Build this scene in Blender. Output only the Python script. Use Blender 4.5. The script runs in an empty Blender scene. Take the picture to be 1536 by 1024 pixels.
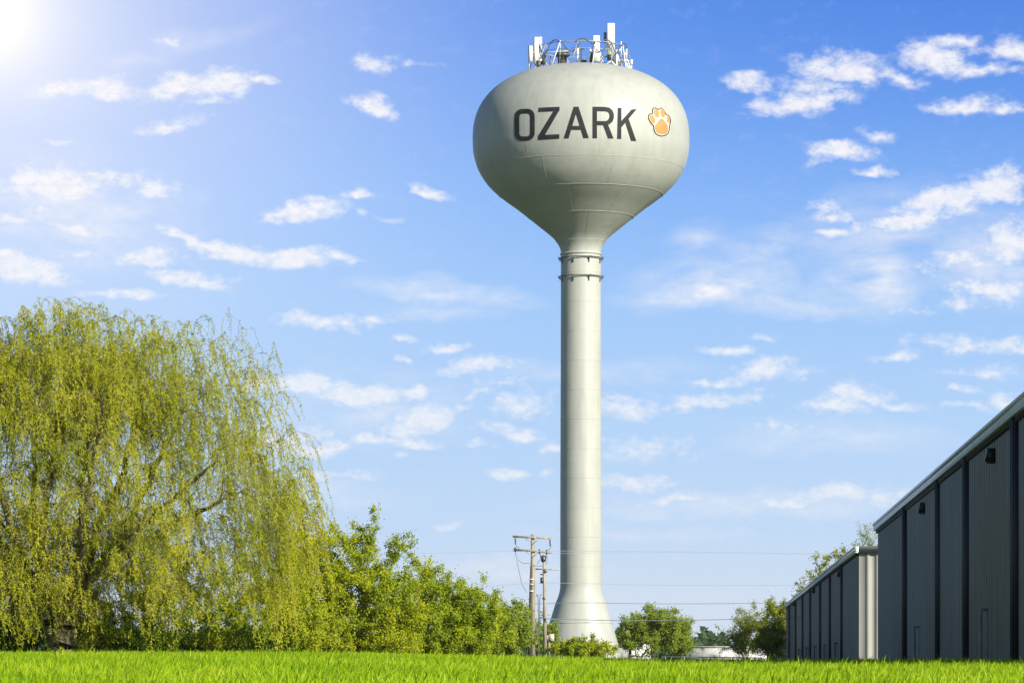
import bpy, math, random
import numpy as np
R = math.radians
F = 5100.0            # focal length in photo pixels
HZ = 1000.0           # horizon row of the photo
def P(px, py, D):     # photo pixel + distance along the view -> world point
    return np.array([(px-768.0)/F*D, D, (HZ-py)/F*D])
C = bpy.context.scene.collection

# ------------------------------------------------------------------ camera
cam_d = bpy.data.cameras.new("camera"); cam = bpy.data.objects.new("camera", cam_d); C.objects.link(cam)
cam.location = (0, 0, 0); cam.rotation_euler = (R(90), 0, 0)
cam_d.sensor_fit = 'HORIZONTAL'; cam_d.sensor_width = 36.0
cam_d.lens = F/1536*36.0; cam_d.shift_y = (HZ-512)/1536.0
cam_d.clip_start = 0.1; cam_d.clip_end = 20000
bpy.context.scene.camera = cam
sc = bpy.context.scene
sc.view_settings.view_transform = 'Standard'; sc.view_settings.look = 'None'
sc.view_settings.exposure = 0.5; sc.view_settings.gamma = 1.0
sc.cycles.max_bounces = 8; sc.cycles.transparent_max_bounces = 8

# ------------------------------------------------------------------ sun
SUN_AZ = 43.0     # degrees to the right of straight behind the camera
SUN_EL = 25.0
sun_dir = np.array([math.sin(R(SUN_AZ))*math.cos(R(SUN_EL)), -math.cos(R(SUN_AZ))*math.cos(R(SUN_EL)), math.sin(R(SUN_EL))])
sd = bpy.data.lights.new("sun", 'SUN'); sd.energy = 5.0; sd.angle = R(0.5); sd.color = (1.0, 0.95, 0.84)
so = bpy.data.objects.new("sun", sd); C.objects.link(so)
from mathutils import Vector
so.rotation_euler = Vector(sun_dir).to_track_quat('Z', 'Y').to_euler()

# ------------------------------------------------------------------ world
def srgb(r, g, b):
    f = lambda c: (c/255/12.92) if c/255 <= 0.04045 else ((c/255+0.055)/1.055)**2.4
    return (f(r), f(g), f(b), 1.0)
w = bpy.data.worlds.new("World"); sc.world = w; w.use_nodes = True
nt = w.node_tree; nt.nodes.clear()
def N(t, **k):
    n = nt.nodes.new(t)
    for a, b in k.items(): setattr(n, a, b)
    return n
def L(a, b): nt.links.new(a, b)
def M_(op, a, b=None, c=None, clamp=False):
    n = N('ShaderNodeMath', operation=op, use_clamp=clamp)
    for i, v in enumerate((a, b, c)):
        if v is None: continue
        if isinstance(v, (int, float)): n.inputs[i].default_value = v
        else: L(v, n.inputs[i])
    return n.outputs[0]
tc = N('ShaderNodeTexCoord'); sep = N('ShaderNodeSeparateXYZ'); L(tc.outputs['Generated'], sep.inputs[0])
az = M_('ARCTAN2', sep.outputs[0], sep.outputs[1])
el = M_('ARCSINE', sep.outputs[2])
comb = N('ShaderNodeCombineXYZ'); L(M_('MULTIPLY', az, 57.29578), comb.inputs[0]); L(M_('MULTIPLY', el, 57.29578), comb.inputs[1])
sky = N('ShaderNodeTexSky', sky_type='NISHITA'); sky.sun_disc = False
sky.sun_elevation = R(SUN_EL); sky.sun_rotation = math.atan2(sun_dir[0], sun_dir[1])
sky.air_density = 1.0; sky.dust_density = 0.6; sky.ozone_density = 2.0
def px_ang(px, py):
    a = math.atan((px-768)/F); e = math.atan((HZ-py)/F*math.cos(a))
    return math.degrees(a), math.degrees(e)
# low sky: colour by elevation
ramp = N('ShaderNodeValToRGB'); cr = ramp.color_ramp
L(M_('DIVIDE', M_('MULTIPLY', el, 57.29578), 20.0, clamp=True), ramp.inputs[0])
stops = [(1000, (220, 231, 246)), (900, (216, 230, 249)), (800, (199, 223, 251)), (650, (183, 215, 252)), (450, (165, 205, 253)),
         (300, (146, 191, 253)), (150, (124, 173, 248)), (20, (106, 158, 242))]
cr.elements[0].position = 0; cr.elements[0].color = srgb(*stops[0][1])
cr.elements[1].position = 1.0; cr.elements[1].color = srgb(70, 122, 215)
for py, c in stops[1:]:
    e_ = cr.elements.new(px_ang(768, py)[1]/20.0); e_.color = srgb(*c)
# high and rear sky: physical sky
nis = N('ShaderNodeMixRGB', blend_type='MULTIPLY'); nis.inputs[0].default_value = 1.0
L(sky.outputs[0], nis.inputs[1]); nis.inputs[2].default_value = (0.095, 0.10, 0.11, 1)
mr = N('ShaderNodeMapRange', interpolation_type='SMOOTHSTEP'); L(M_('MULTIPLY', el, 57.29578), mr.inputs[0])
mr.inputs[1].default_value = 12; mr.inputs[2].default_value = 28
azf = N('ShaderNodeMapRange', interpolation_type='SMOOTHSTEP'); L(M_('ABSOLUTE', M_('MULTIPLY', az, 57.29578)), azf.inputs[0])
azf.inputs[1].default_value = 25; azf.inputs[2].default_value = 80
mx = N('ShaderNodeMixRGB'); L(M_('MAXIMUM', mr.outputs[0], azf.outputs[0]), mx.inputs[0]); L(ramp.outputs[0], mx.inputs[1]); L(nis.outputs[0], mx.inputs[2])
# deeper blue towards the right of the view
azr = N('ShaderNodeMapRange', interpolation_type='SMOOTHSTEP'); L(comb.outputs[0], azr.inputs[0])
# (comb output is a vector; use its x)
sx = N('ShaderNodeSeparateXYZ'); L(comb.outputs[0], sx.inputs[0]); L(sx.outputs[0], azr.inputs[0])
azr.inputs[1].default_value = -6; azr.inputs[2].default_value = 9
elr = N('ShaderNodeMapRange', interpolation_type='SMOOTHSTEP'); L(sx.outputs[1], elr.inputs[0])
elr.inputs[1].default_value = 4; elr.inputs[2].default_value = 12
deep = N('ShaderNodeMixRGB', blend_type='MULTIPLY'); L(M_('MULTIPLY', azr.outputs[0], elr.outputs[0]), deep.inputs[0])
L(mx.outputs[0], deep.inputs[1]); deep.inputs[2].default_value = (0.60, 0.74, 0.90, 1)
# --- clouds: lobes by direction (x, y, rx, ry, tilt, weight); used by the cloud layer below
HARD = [(245,70,26,8,0,.8),(140,136,78,18,0,1),(270,133,45,22,0,1.1),(335,128,40,22,0,1.1),(392,125,30,7,0,.9),(310,155,30,6,0,.7),
 (255,190,48,14,5,.8),(90,213,30,6,0,.7),(100,275,98,30,0,1.1),(225,284,34,18,0,1),(15,325,38,11,-5,.9),(110,340,44,12,-20,.9),(70,310,30,8,0,.6),
 (45,408,70,26,-8,1.1),(10,390,40,22,0,1),(128,385,42,9,0,.6),(225,387,48,15,0,.95),(262,416,65,11,-8,.95),(305,432,40,9,-15,.9),(195,440,50,7,0,.8),
 (285,362,48,9,-22,1.1),(350,383,62,20,-14,1.15),(430,392,58,17,0,1.15),(500,387,48,8,0,.95),
 (455,320,46,18,6,1),(472,300,24,9,10,.9),(540,295,28,8,0,.85),(535,323,13,6,0,.7),(588,326,28,8,0,.6),(648,291,22,9,-10,.95),
 (570,98,32,20,-10,.85),(566,155,36,18,-12,1.05),(622,102,14,10,0,.5),(655,100,16,8,0,.45),
 (450,482,42,10,0,.75),(490,488,38,9,0,.85),(552,484,42,9,0,.8),(600,512,22,5,0,.7),(665,518,28,8,0,.85),(600,532,12,6,0,.7),(710,550,60,15,6,.85),
 (470,578,60,16,0,1.1),(540,592,66,22,0,1.2),(612,587,36,11,5,1.05),(632,632,54,24,15,1.2),(560,658,50,11,0,.95),(612,668,48,11,-5,1),
 (485,673,42,13,0,1),(510,715,70,9,0,.7),(425,660,60,20,0,.9),(400,580,60,14,0,.9),(780,605,44,22,0,.7),(770,648,52,14,-6,.95),(705,592,26,7,10,.6),(757,706,34,10,-4,1),(835,672,26,11,0,.95),
 (706,668,22,6,0,.6),(740,575,50,9,8,.5),(670,785,32,7,0,.7),(600,690,16,6,0,.6),(520,745,26,6,0,.6),(820,708,14,7,0,.6),
 (1120,128,40,11,0,.85),(1150,162,46,18,0,.85),(1200,155,66,20,5,.95),(1262,108,64,22,0,1.1),(1330,118,46,12,-5,.9),(1220,130,60,14,0,.7),
 (1400,90,50,28,0,1.05),(1450,70,46,16,-5,.95),(1470,105,50,13,-8,.9),(1518,78,34,20,0,.95),(1436,160,50,17,0,.95),(1500,162,48,10,0,.8),
 (1252,230,52,14,0,1.1),(1298,258,34,8,0,.85),(1318,205,34,12,0,.6),(1495,280,64,27,16,1.2),(1415,302,70,24,12,1.15),(1360,335,90,20,8,.95),
 (1255,320,44,15,0,.75),(1262,350,56,11,0,.7),(1522,365,60,34,0,1.05),(1430,392,66,24,0,.85),(1500,432,70,28,0,.8),(1440,450,34,12,0,.7),
 (1345,465,42,9,0,.5),(1150,508,38,8,0,.5),(1098,530,36,10,0,.9),(1150,560,52,18,12,1),(1080,577,56,7,5,.7),(1205,560,36,13,0,.6),
 (1430,515,70,14,0,.75),(1512,522,56,13,0,.8),(1338,538,30,9,0,.85),(1285,597,40,22,0,.95),(1256,612,46,15,0,.8),(1340,608,38,10,0,.8),
 (1435,585,34,6,0,.7),(1440,610,48,8,0,.7),(1505,598,30,11,0,.8),(1185,640,46,11,0,.65),(940,612,60,20,0,.85),(1060,605,80,11,5,.75),
 (960,672,74,22,0,.55),(960,724,64,14,0,.85),(1190,752,66,10,8,1.0),(1250,742,56,14,0,1.0),(1320,742,60,18,0,.7),(1030,752,80,9,0,.8),(1480,560,60,10,0,.6),
 (-90,300,80,30,0,1),(-140,480,90,26,0,1),(-60,150,60,20,0,.8),(1640,200,80,30,0,1),(1680,420,90,30,0,1),(1620,640,70,18,0,1)]
SOFT = [(1070,430,110,42,8,.75),(1190,455,120,26,0,.5),(1310,425,60,60,0,.6),(670,440,120,20,-5,.55),(1050,360,40,26,0,.4),(950,800,140,14,0,.35),
 (660,470,90,16,0,.3),(1150,370,90,30,20,.35),(870,560,160,20,0,.3),(480,745,120,20,0,.35),(760,855,120,16,0,.5),(1330,350,120,60,10,.35),(1490,400,120,70,0,.45),
 (1250,660,150,26,0,.35),(90,330,160,90,0,.45),(1100,760,240,20,0,.45),(560,620,140,60,0,.3),(240,80,140,20,15,.3)]
# bright aureole low in the upper left of the sky
ga, ge = px_ang(-25, 20)
gm = N('ShaderNodeMapping', vector_type='TEXTURE'); gm.inputs['Location'].default_value = (ga, ge, 0); gm.inputs['Scale'].default_value = (11.5, 11.0, 1)
L(comb.outputs[0], gm.inputs[0]); gl = N('ShaderNodeVectorMath', operation='LENGTH'); L(gm.outputs[0], gl.inputs[0])
g0 = M_('SUBTRACT', 1.0, gl.outputs['Value'], clamp=True)
g1 = M_('ADD', M_('MULTIPLY', M_('POWER', g0, 1.9), .74), M_('MULTIPLY', M_('POWER', g0, 12.0), .7), clamp=True)
mg = N('ShaderNodeMixRGB'); L(g1, mg.inputs[0]); L(deep.outputs[0], mg.inputs[1]); mg.inputs[2].default_value = (1.03, 1.02, 1.05, 1)
# below the horizon: dull ground tone
below = N('ShaderNodeMapRange'); L(sx.outputs[1], below.inputs[0]); below.inputs[1].default_value = -1.5; below.inputs[2].default_value = -0.2
mb = N('ShaderNodeMixRGB'); L(below.outputs[0], mb.inputs[0]); mb.inputs[1].default_value = (.10, .14, .06, 1); L(mg.outputs[0], mb.inputs[2])
bg = N('ShaderNodeBackground'); L(mb.outputs[0], bg.inputs[0]); bg.inputs[1].default_value = 0.707
w.cycles.sampling_method = 'MANUAL'; w.cycles.sample_map_resolution = 512
out = N('ShaderNodeOutputWorld'); L(bg.outputs[0], out.inputs[0])

# ------------------------------------------------------------------ helpers
def tag(o, label=None, cat=None, group=None, kind=None):
    if label: o['label'] = label
    if cat: o['category'] = cat
    if group: o['group'] = group
    if kind: o['kind'] = kind
    return o
def empty(name, loc, label, cat, group=None, rz=0.0):
    o = bpy.data.objects.new(name, None); C.objects.link(o); o.location = tuple(loc); o.rotation_euler = (0, 0, rz)
    return tag(o, label, cat, group)
def mesh_np(name, V, faces, mat, parent=None, origin=None, smooth=False, tint=None):
    """faces: list of int arrays (n,k)"""
    V = np.asarray(V, dtype=np.float64)
    if origin is not None: V = V - np.asarray(origin)
    me = bpy.data.meshes.new(name)
    me.vertices.add(len(V)); me.vertices.foreach_set('co', V.astype(np.float32).ravel())
    fl = [np.asarray(f, dtype=np.int32) for f in faces if len(f)]
    tot = np.concatenate([np.full(len(f), f.shape[1], dtype=np.int32) for f in fl])
    idx = np.concatenate([f.ravel() for f in fl])
    me.loops.add(len(idx)); me.loops.foreach_set('vertex_index', idx)
    me.polygons.add(len(tot)); st = np.zeros(len(tot), dtype=np.int32); st[1:] = np.cumsum(tot)[:-1]
    me.polygons.foreach_set('loop_start', st)
    try: me.polygons.foreach_set('loop_total', tot)
    except Exception: pass
    if smooth: me.polygons.foreach_set('use_smooth', np.ones(len(tot), dtype=bool))
    if tint is not None:
        a = me.attributes.new('tint', 'FLOAT', 'POINT'); a.data.foreach_set('value', np.asarray(tint, dtype=np.float32))
    me.update(calc_edges=True); me.validate()
    me.materials.append(mat)
    o = bpy.data.objects.new(name, me); C.objects.link(o)
    if parent is not None: o.parent = parent
    elif origin is not None: o.location = tuple(origin)
    return o
class MB:
    """collects shapes in the local space of their thing"""
    def __init__(s): s.v = []; s.f = {3: [], 4: []}; s.ng = []; s.n = 0
    def add(s, V, F):
        V = np.asarray(V, float); s.v.append(V)
        for f in F: 
            if len(f) in (3, 4): s.f[len(f)].append([i+s.n for i in f])
            else:
                for k in range(1, len(f)-1): s.f[3].append([f[0]+s.n, f[k]+s.n, f[k+1]+s.n])
        s.n += len(V); return s
    def box(s, a, b):
        x0, y0, z0 = a; x1, y1, z1 = b
        V = [(x0,y0,z0),(x1,y0,z0),(x1,y1,z0),(x0,y1,z0),(x0,y0,z1),(x1,y0,z1),(x1,y1,z1),(x0,y1,z1)]
        return s.add(V, [(0,3,2,1),(4,5,6,7),(0,1,5,4),(1,2,6,5),(2,3,7,6),(3,0,4,7)])
    def obox(s, c, X, Y, Z):    # box from centre and three half-axis vectors
        c, X, Y, Z = map(np.asarray, (c, X, Y, Z))
        V = [c+a*X+b*Y+d*Z for d in (-1, 1) for (a, b) in ((-1,-1),(1,-1),(1,1),(-1,1))]
        return s.add(V, [(0,3,2,1),(4,5,6,7),(0,1,5,4),(1,2,6,5),(2,3,7,6),(3,0,4,7)])
    def tube(s, pts, r, n=8, cap=True):
        pts = np.asarray(pts, float); m = len(pts); r = np.broadcast_to(np.asarray(r, float), (m,))
        T = np.gradient(pts, axis=0); T /= np.linalg.norm(T, axis=1)[:, None]+1e-12
        ref = np.array([0, 0, 1.0]) if abs(T[:, 2]).mean() < 0.8 else np.array([1.0, 0, 0])
        V = []
        for i in range(m):
            a = np.cross(T[i], ref); a /= np.linalg.norm(a)+1e-12; b = np.cross(T[i], a)
            for k in range(n):
                t = 2*math.pi*k/n; V.append(pts[i]+r[i]*(math.cos(t)*a+math.sin(t)*b))
        Fc = [(i*n+k, i*n+(k+1) % n, (i+1)*n+(k+1) % n, (i+1)*n+k) for i in range(m-1) for k in range(n)]
        if cap: Fc += [tuple(range(n-1, -1, -1)), tuple(range((m-1)*n, m*n))]
        return s.add(V, Fc)
    def lathe(s, prof, n=96, closed=False):
        V = []; 
        for (r, z) in prof:
            for k in range(n): t = 2*math.pi*k/n; V.append((r*math.cos(t), r*math.sin(t), z))
        m = len(prof)
        return s.add(V, [(i*n+k, i*n+(k+1) % n, (i+1)*n+(k+1) % n, (i+1)*n+k) for i in range(m-1) for k in range(n)])
    def ring(s, r, z, t, n=72, m=8):
        V = []
        for k in range(n):
            a = 2*math.pi*k/n
            for j in range(m):
                b = 2*math.pi*j/m; q = r+t*math.cos(b); V.append((q*math.cos(a), q*math.sin(a), z+t*math.sin(b)))
        return s.add(V, [(k*m+j, ((k+1) % n)*m+j, ((k+1) % n)*m+(j+1) % m, k*m+(j+1) % m) for k in range(n) for j in range(m)])
    def build(s, name, mat, parent=None, smooth=False, origin=None):
        return mesh_np(name, np.concatenate(s.v), [np.array(s.f[k]) for k in (3, 4) if s.f[k]], mat, parent, origin, smooth)

# ------------------------------------------------------------------ materials
def mat_new(name):
    m = bpy.data.materials.new(name); m.use_nodes = True; t = m.node_tree; t.nodes.clear()
    o = t.nodes.new('ShaderNodeOutputMaterial'); b = t.nodes.new('ShaderNodeBsdfPrincipled'); t.links.new(b.outputs[0], o.inputs[0])
    return m, t, b, o
def simple(name, c1, c2=None, scale=3.0, rough=0.6, metal=0.0, bump=0.0, stretch=(1, 1, 1), detail=6, lo=.35, hi=.65, spec=0.5):
    m, t, b, o = mat_new(name)
    b.inputs['Roughness'].default_value = rough; b.inputs['Metallic'].default_value = metal
    b.inputs['Specular IOR Level'].default_value = spec
    if c2 is None: c2 = tuple(x*.85 for x in c1)
    tcn = t.nodes.new('ShaderNodeTexCoord'); mpn = t.nodes.new('ShaderNodeMapping'); mpn.inputs['Scale'].default_value = stretch
    n = t.nodes.new('ShaderNodeTexNoise'); n.inputs['Scale'].default_value = scale; n.inputs['Detail'].default_value = detail
    r = t.nodes.new('ShaderNodeValToRGB'); r.color_ramp.elements[0].position = lo; r.color_ramp.elements[1].position = hi
    r.color_ramp.elements[0].color = (*c2, 1); r.color_ramp.elements[1].color = (*c1, 1)
    t.links.new(tcn.outputs['Object'], mpn.inputs[0]); t.links.new(mpn.outputs[0], n.inputs['Vector'])
    t.links.new(n.outputs['Fac'], r.inputs[0]); t.links.new(r.outputs[0], b.inputs['Base Color'])
    if bump:
        bn = t.nodes.new('ShaderNodeBump'); bn.inputs['Strength'].default_value = bump; bn.inputs['Distance'].default_value = 0.05
        t.links.new(n.outputs['Fac'], bn.inputs['Height']); t.links.new(bn.outputs[0], b.inputs['Normal'])
    return m
def leafmat(name, cols, trans=0.4, rough=0.55, patch=0.35, pscale=0.8):
    """cols: dark -> light natural leaf colours; each leaf has its own tint, patches vary over the crown"""
    m, t, b, o = mat_new(name); b.inputs['Roughness'].default_value = rough; b.inputs['Specular IOR Level'].default_value = 0.10
    a = t.nodes.new('ShaderNodeAttribute'); a.attribute_name = 'tint'
    tcn = t.nodes.new('ShaderNodeTexCoord'); n = t.nodes.new('ShaderNodeTexNoise'); n.inputs['Scale'].default_value = pscale; n.inputs['Detail'].default_value = 3
    t.links.new(tcn.outputs['Object'], n.inputs['Vector'])
    mr_ = t.nodes.new('ShaderNodeMapRange'); t.links.new(n.outputs['Fac'], mr_.inputs[0]); mr_.inputs[1].default_value = .3; mr_.inputs[2].default_value = .7
    mxn = t.nodes.new('ShaderNodeMix'); mxn.data_type = 'FLOAT'; mxn.inputs[0].default_value = patch
    t.links.new(a.outputs['Fac'], mxn.inputs[2]); t.links.new(mr_.outputs[0], mxn.inputs[3])
    r = t.nodes.new('ShaderNodeValToRGB'); k = len(cols)
    r.color_ramp.elements[0].position = .05; r.color_ramp.elements[0].color = (*cols[0], 1)
    r.color_ramp.elements[1].position = .95; r.color_ramp.elements[1].color = (*cols[-1], 1)
    for i in range(1, k-1): e = r.color_ramp.elements.new(.05+.9*i/(k-1)); e.color = (*cols[i], 1)
    t.links.new(mxn.outputs[0], r.inputs[0]); t.links.new(r.outputs[0], b.inputs['Base Color'])
    tr = t.nodes.new('ShaderNodeBsdfTranslucent'); t.links.new(r.outputs[0], tr.inputs[0])
    ms = t.nodes.new('ShaderNodeMixShader'); ms.inputs[0].default_value = trans
    t.links.new(b.outputs[0], ms.inputs[1]); t.links.new(tr.outputs[0], ms.inputs[2]); t.links.new(ms.outputs[0], o.inputs[0])
    return m

def tank_paint():
    m, t, b, o = mat_new('tank paint'); b.inputs['Roughness'].default_value = .5; b.inputs['Specular IOR Level'].default_value = .45
    tcn = t.nodes.new('ShaderNodeTexCoord')
    def noise(sc_, stretch, det=6):
        mp_ = t.nodes.new('ShaderNodeMapping'); mp_.inputs['Scale'].default_value = stretch
        n = t.nodes.new('ShaderNodeTexNoise'); n.inputs['Scale'].default_value = sc_; n.inputs['Detail'].default_value = det; n.inputs['Roughness'].default_value = .6
        t.links.new(tcn.outputs['Object'], mp_.inputs[0]); t.links.new(mp_.outputs[0], n.inputs['Vector']); return n
    big = noise(.35, (1, 1, 1)); streak = noise(1.6, (1, 1, .12), 8); fine = noise(4, (1, 1, .5), 4)
    def mixc(fac_out, lo, hi, c1in, c2, amt):
        mr_ = t.nodes.new('ShaderNodeMapRange'); mr_.inputs[1].default_value = lo; mr_.inputs[2].default_value = hi; mr_.inputs[4].default_value = amt
        t.links.new(fac_out, mr_.inputs[0]); mx_ = t.nodes.new('ShaderNodeMixRGB'); t.links.new(mr_.outputs[0], mx_.inputs[0])
        if isinstance(c1in, tuple): mx_.inputs[1].default_value = (*c1in, 1)
        else: t.links.new(c1in, mx_.inputs[1])
        mx_.inputs[2].default_value = (*c2, 1); return mx_.outputs[0]
    c = mixc(big.outputs['Fac'], .4, .65, (.435, .44, .385), (.375, .385, .335), .6)
    c = mixc(streak.outputs['Fac'], .46, .72, c, (.27, .29, .24), .34)
    c = mixc(fine.outputs['Fac'], .6, .8, c, (.38, .38, .30), .25)
    rust = noise(2.6, (1, 1, .05), 5)
    c = mixc(rust.outputs['Fac'], .63, .78, c, (.30, .22, .14), .30)
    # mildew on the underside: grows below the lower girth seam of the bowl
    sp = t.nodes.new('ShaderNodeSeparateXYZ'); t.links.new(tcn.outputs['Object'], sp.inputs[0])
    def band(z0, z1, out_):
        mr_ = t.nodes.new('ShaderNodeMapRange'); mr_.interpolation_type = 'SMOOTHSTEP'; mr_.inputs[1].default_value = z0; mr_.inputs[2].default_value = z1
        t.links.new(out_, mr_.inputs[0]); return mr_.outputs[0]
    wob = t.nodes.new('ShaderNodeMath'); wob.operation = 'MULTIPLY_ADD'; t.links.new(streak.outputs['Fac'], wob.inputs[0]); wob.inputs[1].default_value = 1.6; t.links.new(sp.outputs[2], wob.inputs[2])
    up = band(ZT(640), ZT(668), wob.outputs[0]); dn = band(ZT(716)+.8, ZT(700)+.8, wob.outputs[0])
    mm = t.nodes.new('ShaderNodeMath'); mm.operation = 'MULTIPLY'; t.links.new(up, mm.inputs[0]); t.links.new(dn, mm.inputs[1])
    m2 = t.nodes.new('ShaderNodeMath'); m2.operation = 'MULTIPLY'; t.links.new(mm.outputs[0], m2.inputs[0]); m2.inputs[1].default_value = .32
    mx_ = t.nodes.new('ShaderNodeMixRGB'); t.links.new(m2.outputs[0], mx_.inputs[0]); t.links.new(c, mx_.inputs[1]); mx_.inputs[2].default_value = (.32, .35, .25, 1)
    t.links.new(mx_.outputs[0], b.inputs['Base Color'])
    bn = t.nodes.new('ShaderNodeBump'); bn.inputs['Strength'].default_value = .35; bn.inputs['Distance'].default_value = .10
    t.links.new(big.outputs['Fac'], bn.inputs['Height']); t.links.new(bn.outputs[0], b.inputs['Normal'])
    return m

# ------------------------------------------------------------------ ground
def sstep(a, b, x):
    t = np.clip((x-a)/(b-a), 0, 1); return t*t*(3-2*t)
def gz(x, y):
    x = np.asarray(x, float); y = np.asarray(y, float)
    D = np.maximum(y, 1.0); px = 768+F*x/D
    s = 20-11*sstep(420, 1080, px)                    # far grade, in pixels of rise
    far = s*np.minimum(D, 420)/F-0.10
    near = -0.33+0.05*sstep(0, 28, D)
    far75 = s*75/F-0.10
    mid = -0.28+(far75+0.28)*np.clip((D-28)/47, 0, 1)
    z = np.where(D < 28, near, np.where(D < 75, mid, far))
    return z+0.02*np.sin(x*.35+1)*np.sin(y*.21)*sstep(5, 20, D)
GY = np.concatenate([np.linspace(-60, 0, 7), np.linspace(4, 130, 64), np.linspace(136, 450, 50), [520, 700, 1000, 1500, 2200]])
GU = np.concatenate([np.linspace(-9, -1, 9), np.linspace(-.8, -.24, 6), np.linspace(-.2, .2, 61), np.linspace(.24, .8, 6), np.linspace(1, 9, 9)])
V = []
for y in GY:
    q = max(abs(y), 30)
    for u in GU: V.append((u*q, y, float(gz(u*q, max(y, 1.0)))))
m_, n_ = len(GY), len(GU)
Fq = [(i*n_+k, i*n_+k+1, (i+1)*n_+k+1, (i+1)*n_+k) for i in range(m_-1) for k in range(n_-1)]
m_ground = simple('ground', (.08, .12, .03), (.045, .07, .02), scale=.6, rough=.9, detail=8)
g = mesh_np('ground', V, [np.array(Fq)], m_ground, smooth=True); tag(g, 'grassy field sloping gently up towards the tower', 'ground', kind='structure')

# ------------------------------------------------------------------ cloud layer of the sky
def vnoise(x, y, seed=0):
    def h(i, j):
        n = np.sin(i*127.1+j*311.7+seed*74.7)*43758.5453; return n-np.floor(n)
    i, j = np.floor(x), np.floor(y); u, v = x-i, y-j; u = u*u*(3-2*u); v = v*v*(3-2*v)
    return (h(i, j)*(1-u)+h(i+1, j)*u)*(1-v)+(h(i, j+1)*(1-u)+h(i+1, j+1)*u)*v
def fbm(x, y, o=4, seed=0):
    return sum(.5**k*vnoise(x*2**k, y*2**k, seed+k) for k in range(o))/sum(.5**k for k in range(o))
def sky_layer():
    PX = np.arange(-900, 2440, 3.0); PY = np.arange(-260, 1004, 3.0); X, Y = np.meshgrid(PX, PY)
    wx = X+34*(fbm(X/70, Y/46, 4, 1)-.5)*2+10*(fbm(X/18, Y/14, 3, 5)-.5); wy = Y+15*(fbm(X/60, Y/36, 4, 9)-.5)*2+6*(fbm(X/16, Y/12, 3, 12)-.5)
    rgc = random.Random(21)
    extra = [(x, rgc.uniform(-150, 880), rgc.uniform(40, 100), rgc.uniform(8, 24), rgc.uniform(-8, 12), rgc.uniform(.7, 1.1)) for x in [rgc.uniform(-850, -160) for _ in range(16)]+[rgc.uniform(1700, 2400) for _ in range(16)]]
    extra += [(rgc.uniform(-100, 1600), rgc.uniform(-230, -60), rgc.uniform(40, 90), rgc.uniform(10, 22), 0, .9) for _ in range(8)]
    def field(lst, grow):
        acc = np.zeros_like(X)
        for (cx, cy, rx, ry, rot, wt) in lst:
            c, s_ = math.cos(R(rot)), math.sin(R(rot)); dx, dy = wx-cx, -(wy-cy)
            u = (dx*c+dy*s_)/(rx*grow); v = (-dx*s_+dy*c)/(ry*grow); v = np.where(v < 0, v*1.35, v)
            acc = np.maximum(acc, wt*(1-np.sqrt(u*u+v*v)))
        return acc
    hard, soft = field(HARD+extra, 1.55), field(SOFT, 1.5)
    A = np.arctan((X-768)/F); E = np.arctan((HZ-Y)/F*np.cos(A)); RD = 7000.0
    V = np.stack([RD*np.sin(A)*np.cos(E), RD*np.cos(A)*np.cos(E), RD*np.sin(E)], -1).reshape(-1, 3)
    ny, nx = X.shape; i = np.arange(ny-1)[:, None]*nx+np.arange(nx-1)[None]
    Fq = np.stack([i, i+nx, i+nx+1, i+1], -1).reshape(-1, 4)
    m = bpy.data.materials.new('sky cloud layer'); m.use_nodes = True; t = m.node_tree; t.nodes.clear()
    def NN(k, **kw):
        n = t.nodes.new(k)
        for a_, b_ in kw.items(): setattr(n, a_, b_)
        return n
    def MM(op, a_, b_=None, c_=None, clamp=False):
        n = NN('ShaderNodeMath', operation=op, use_clamp=clamp)
        for q, v in enumerate((a_, b_, c_)):
            if v is None: continue
            if isinstance(v, (int, float)): n.inputs[q].default_value = v
            else: t.links.new(v, n.inputs[q])
        return n.outputs[0]
    at = NN('ShaderNodeAttribute', attribute_name='tint'); as_ = NN('ShaderNodeAttribute', attribute_name='veil'); tc_ = NN('ShaderNodeTexCoord')
    def noise(scv, det, rot=0, rough=.6):
        mp_ = NN('ShaderNodeMapping'); mp_.inputs['Scale'].default_value = scv; mp_.inputs['Rotation'].default_value = (0, rot, 0)
        n = NN('ShaderNodeTexNoise'); n.inputs['Scale'].default_value = 1; n.inputs['Detail'].default_value = det; n.inputs['Roughness'].default_value = rough
        t.links.new(tc_.outputs['Object'], mp_.inputs[0]); t.links.new(mp_.outputs[0], n.inputs['Vector']); return n
    n1 = noise((.021, .002, .034), 10, 0, .64); n2 = noise((.0075, .002, .024), 8, R(10), .55); n3 = noise((.05, .004, .08), 5)
    nn_ = MM('ADD', MM('MULTIPLY', MM('SUBTRACT', n1.outputs['Fac'], .5), 2.5), MM('MULTIPLY', MM('SUBTRACT', n3.outputs['Fac'], .5), 1.3))
    d = MM('ADD', nn_, MM('MULTIPLY_ADD', at.outputs['Fac'], 2.1, -.34))
    d = MM('MINIMUM', d, MM('MULTIPLY', at.outputs['Fac'], 4.0))
    hr_ = NN('ShaderNodeMapRange', interpolation_type='SMOOTHSTEP'); t.links.new(d, hr_.inputs[0]); hr_.inputs[1].default_value = -.2; hr_.inputs[2].default_value = 1.55
    sd_ = MM('MULTIPLY', MM('MULTIPLY', as_.outputs['Fac'], 1.7), MM('MULTIPLY_ADD', n2.outputs['Fac'], 2.6, -.7, clamp=True), clamp=True)
    cov = MM('MAXIMUM', MM('MULTIPLY', hr_.outputs[0], .88), sd_)
    sp = NN('ShaderNodeSeparateXYZ'); t.links.new(tc_.outputs['Object'], sp.inputs[0])
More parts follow.
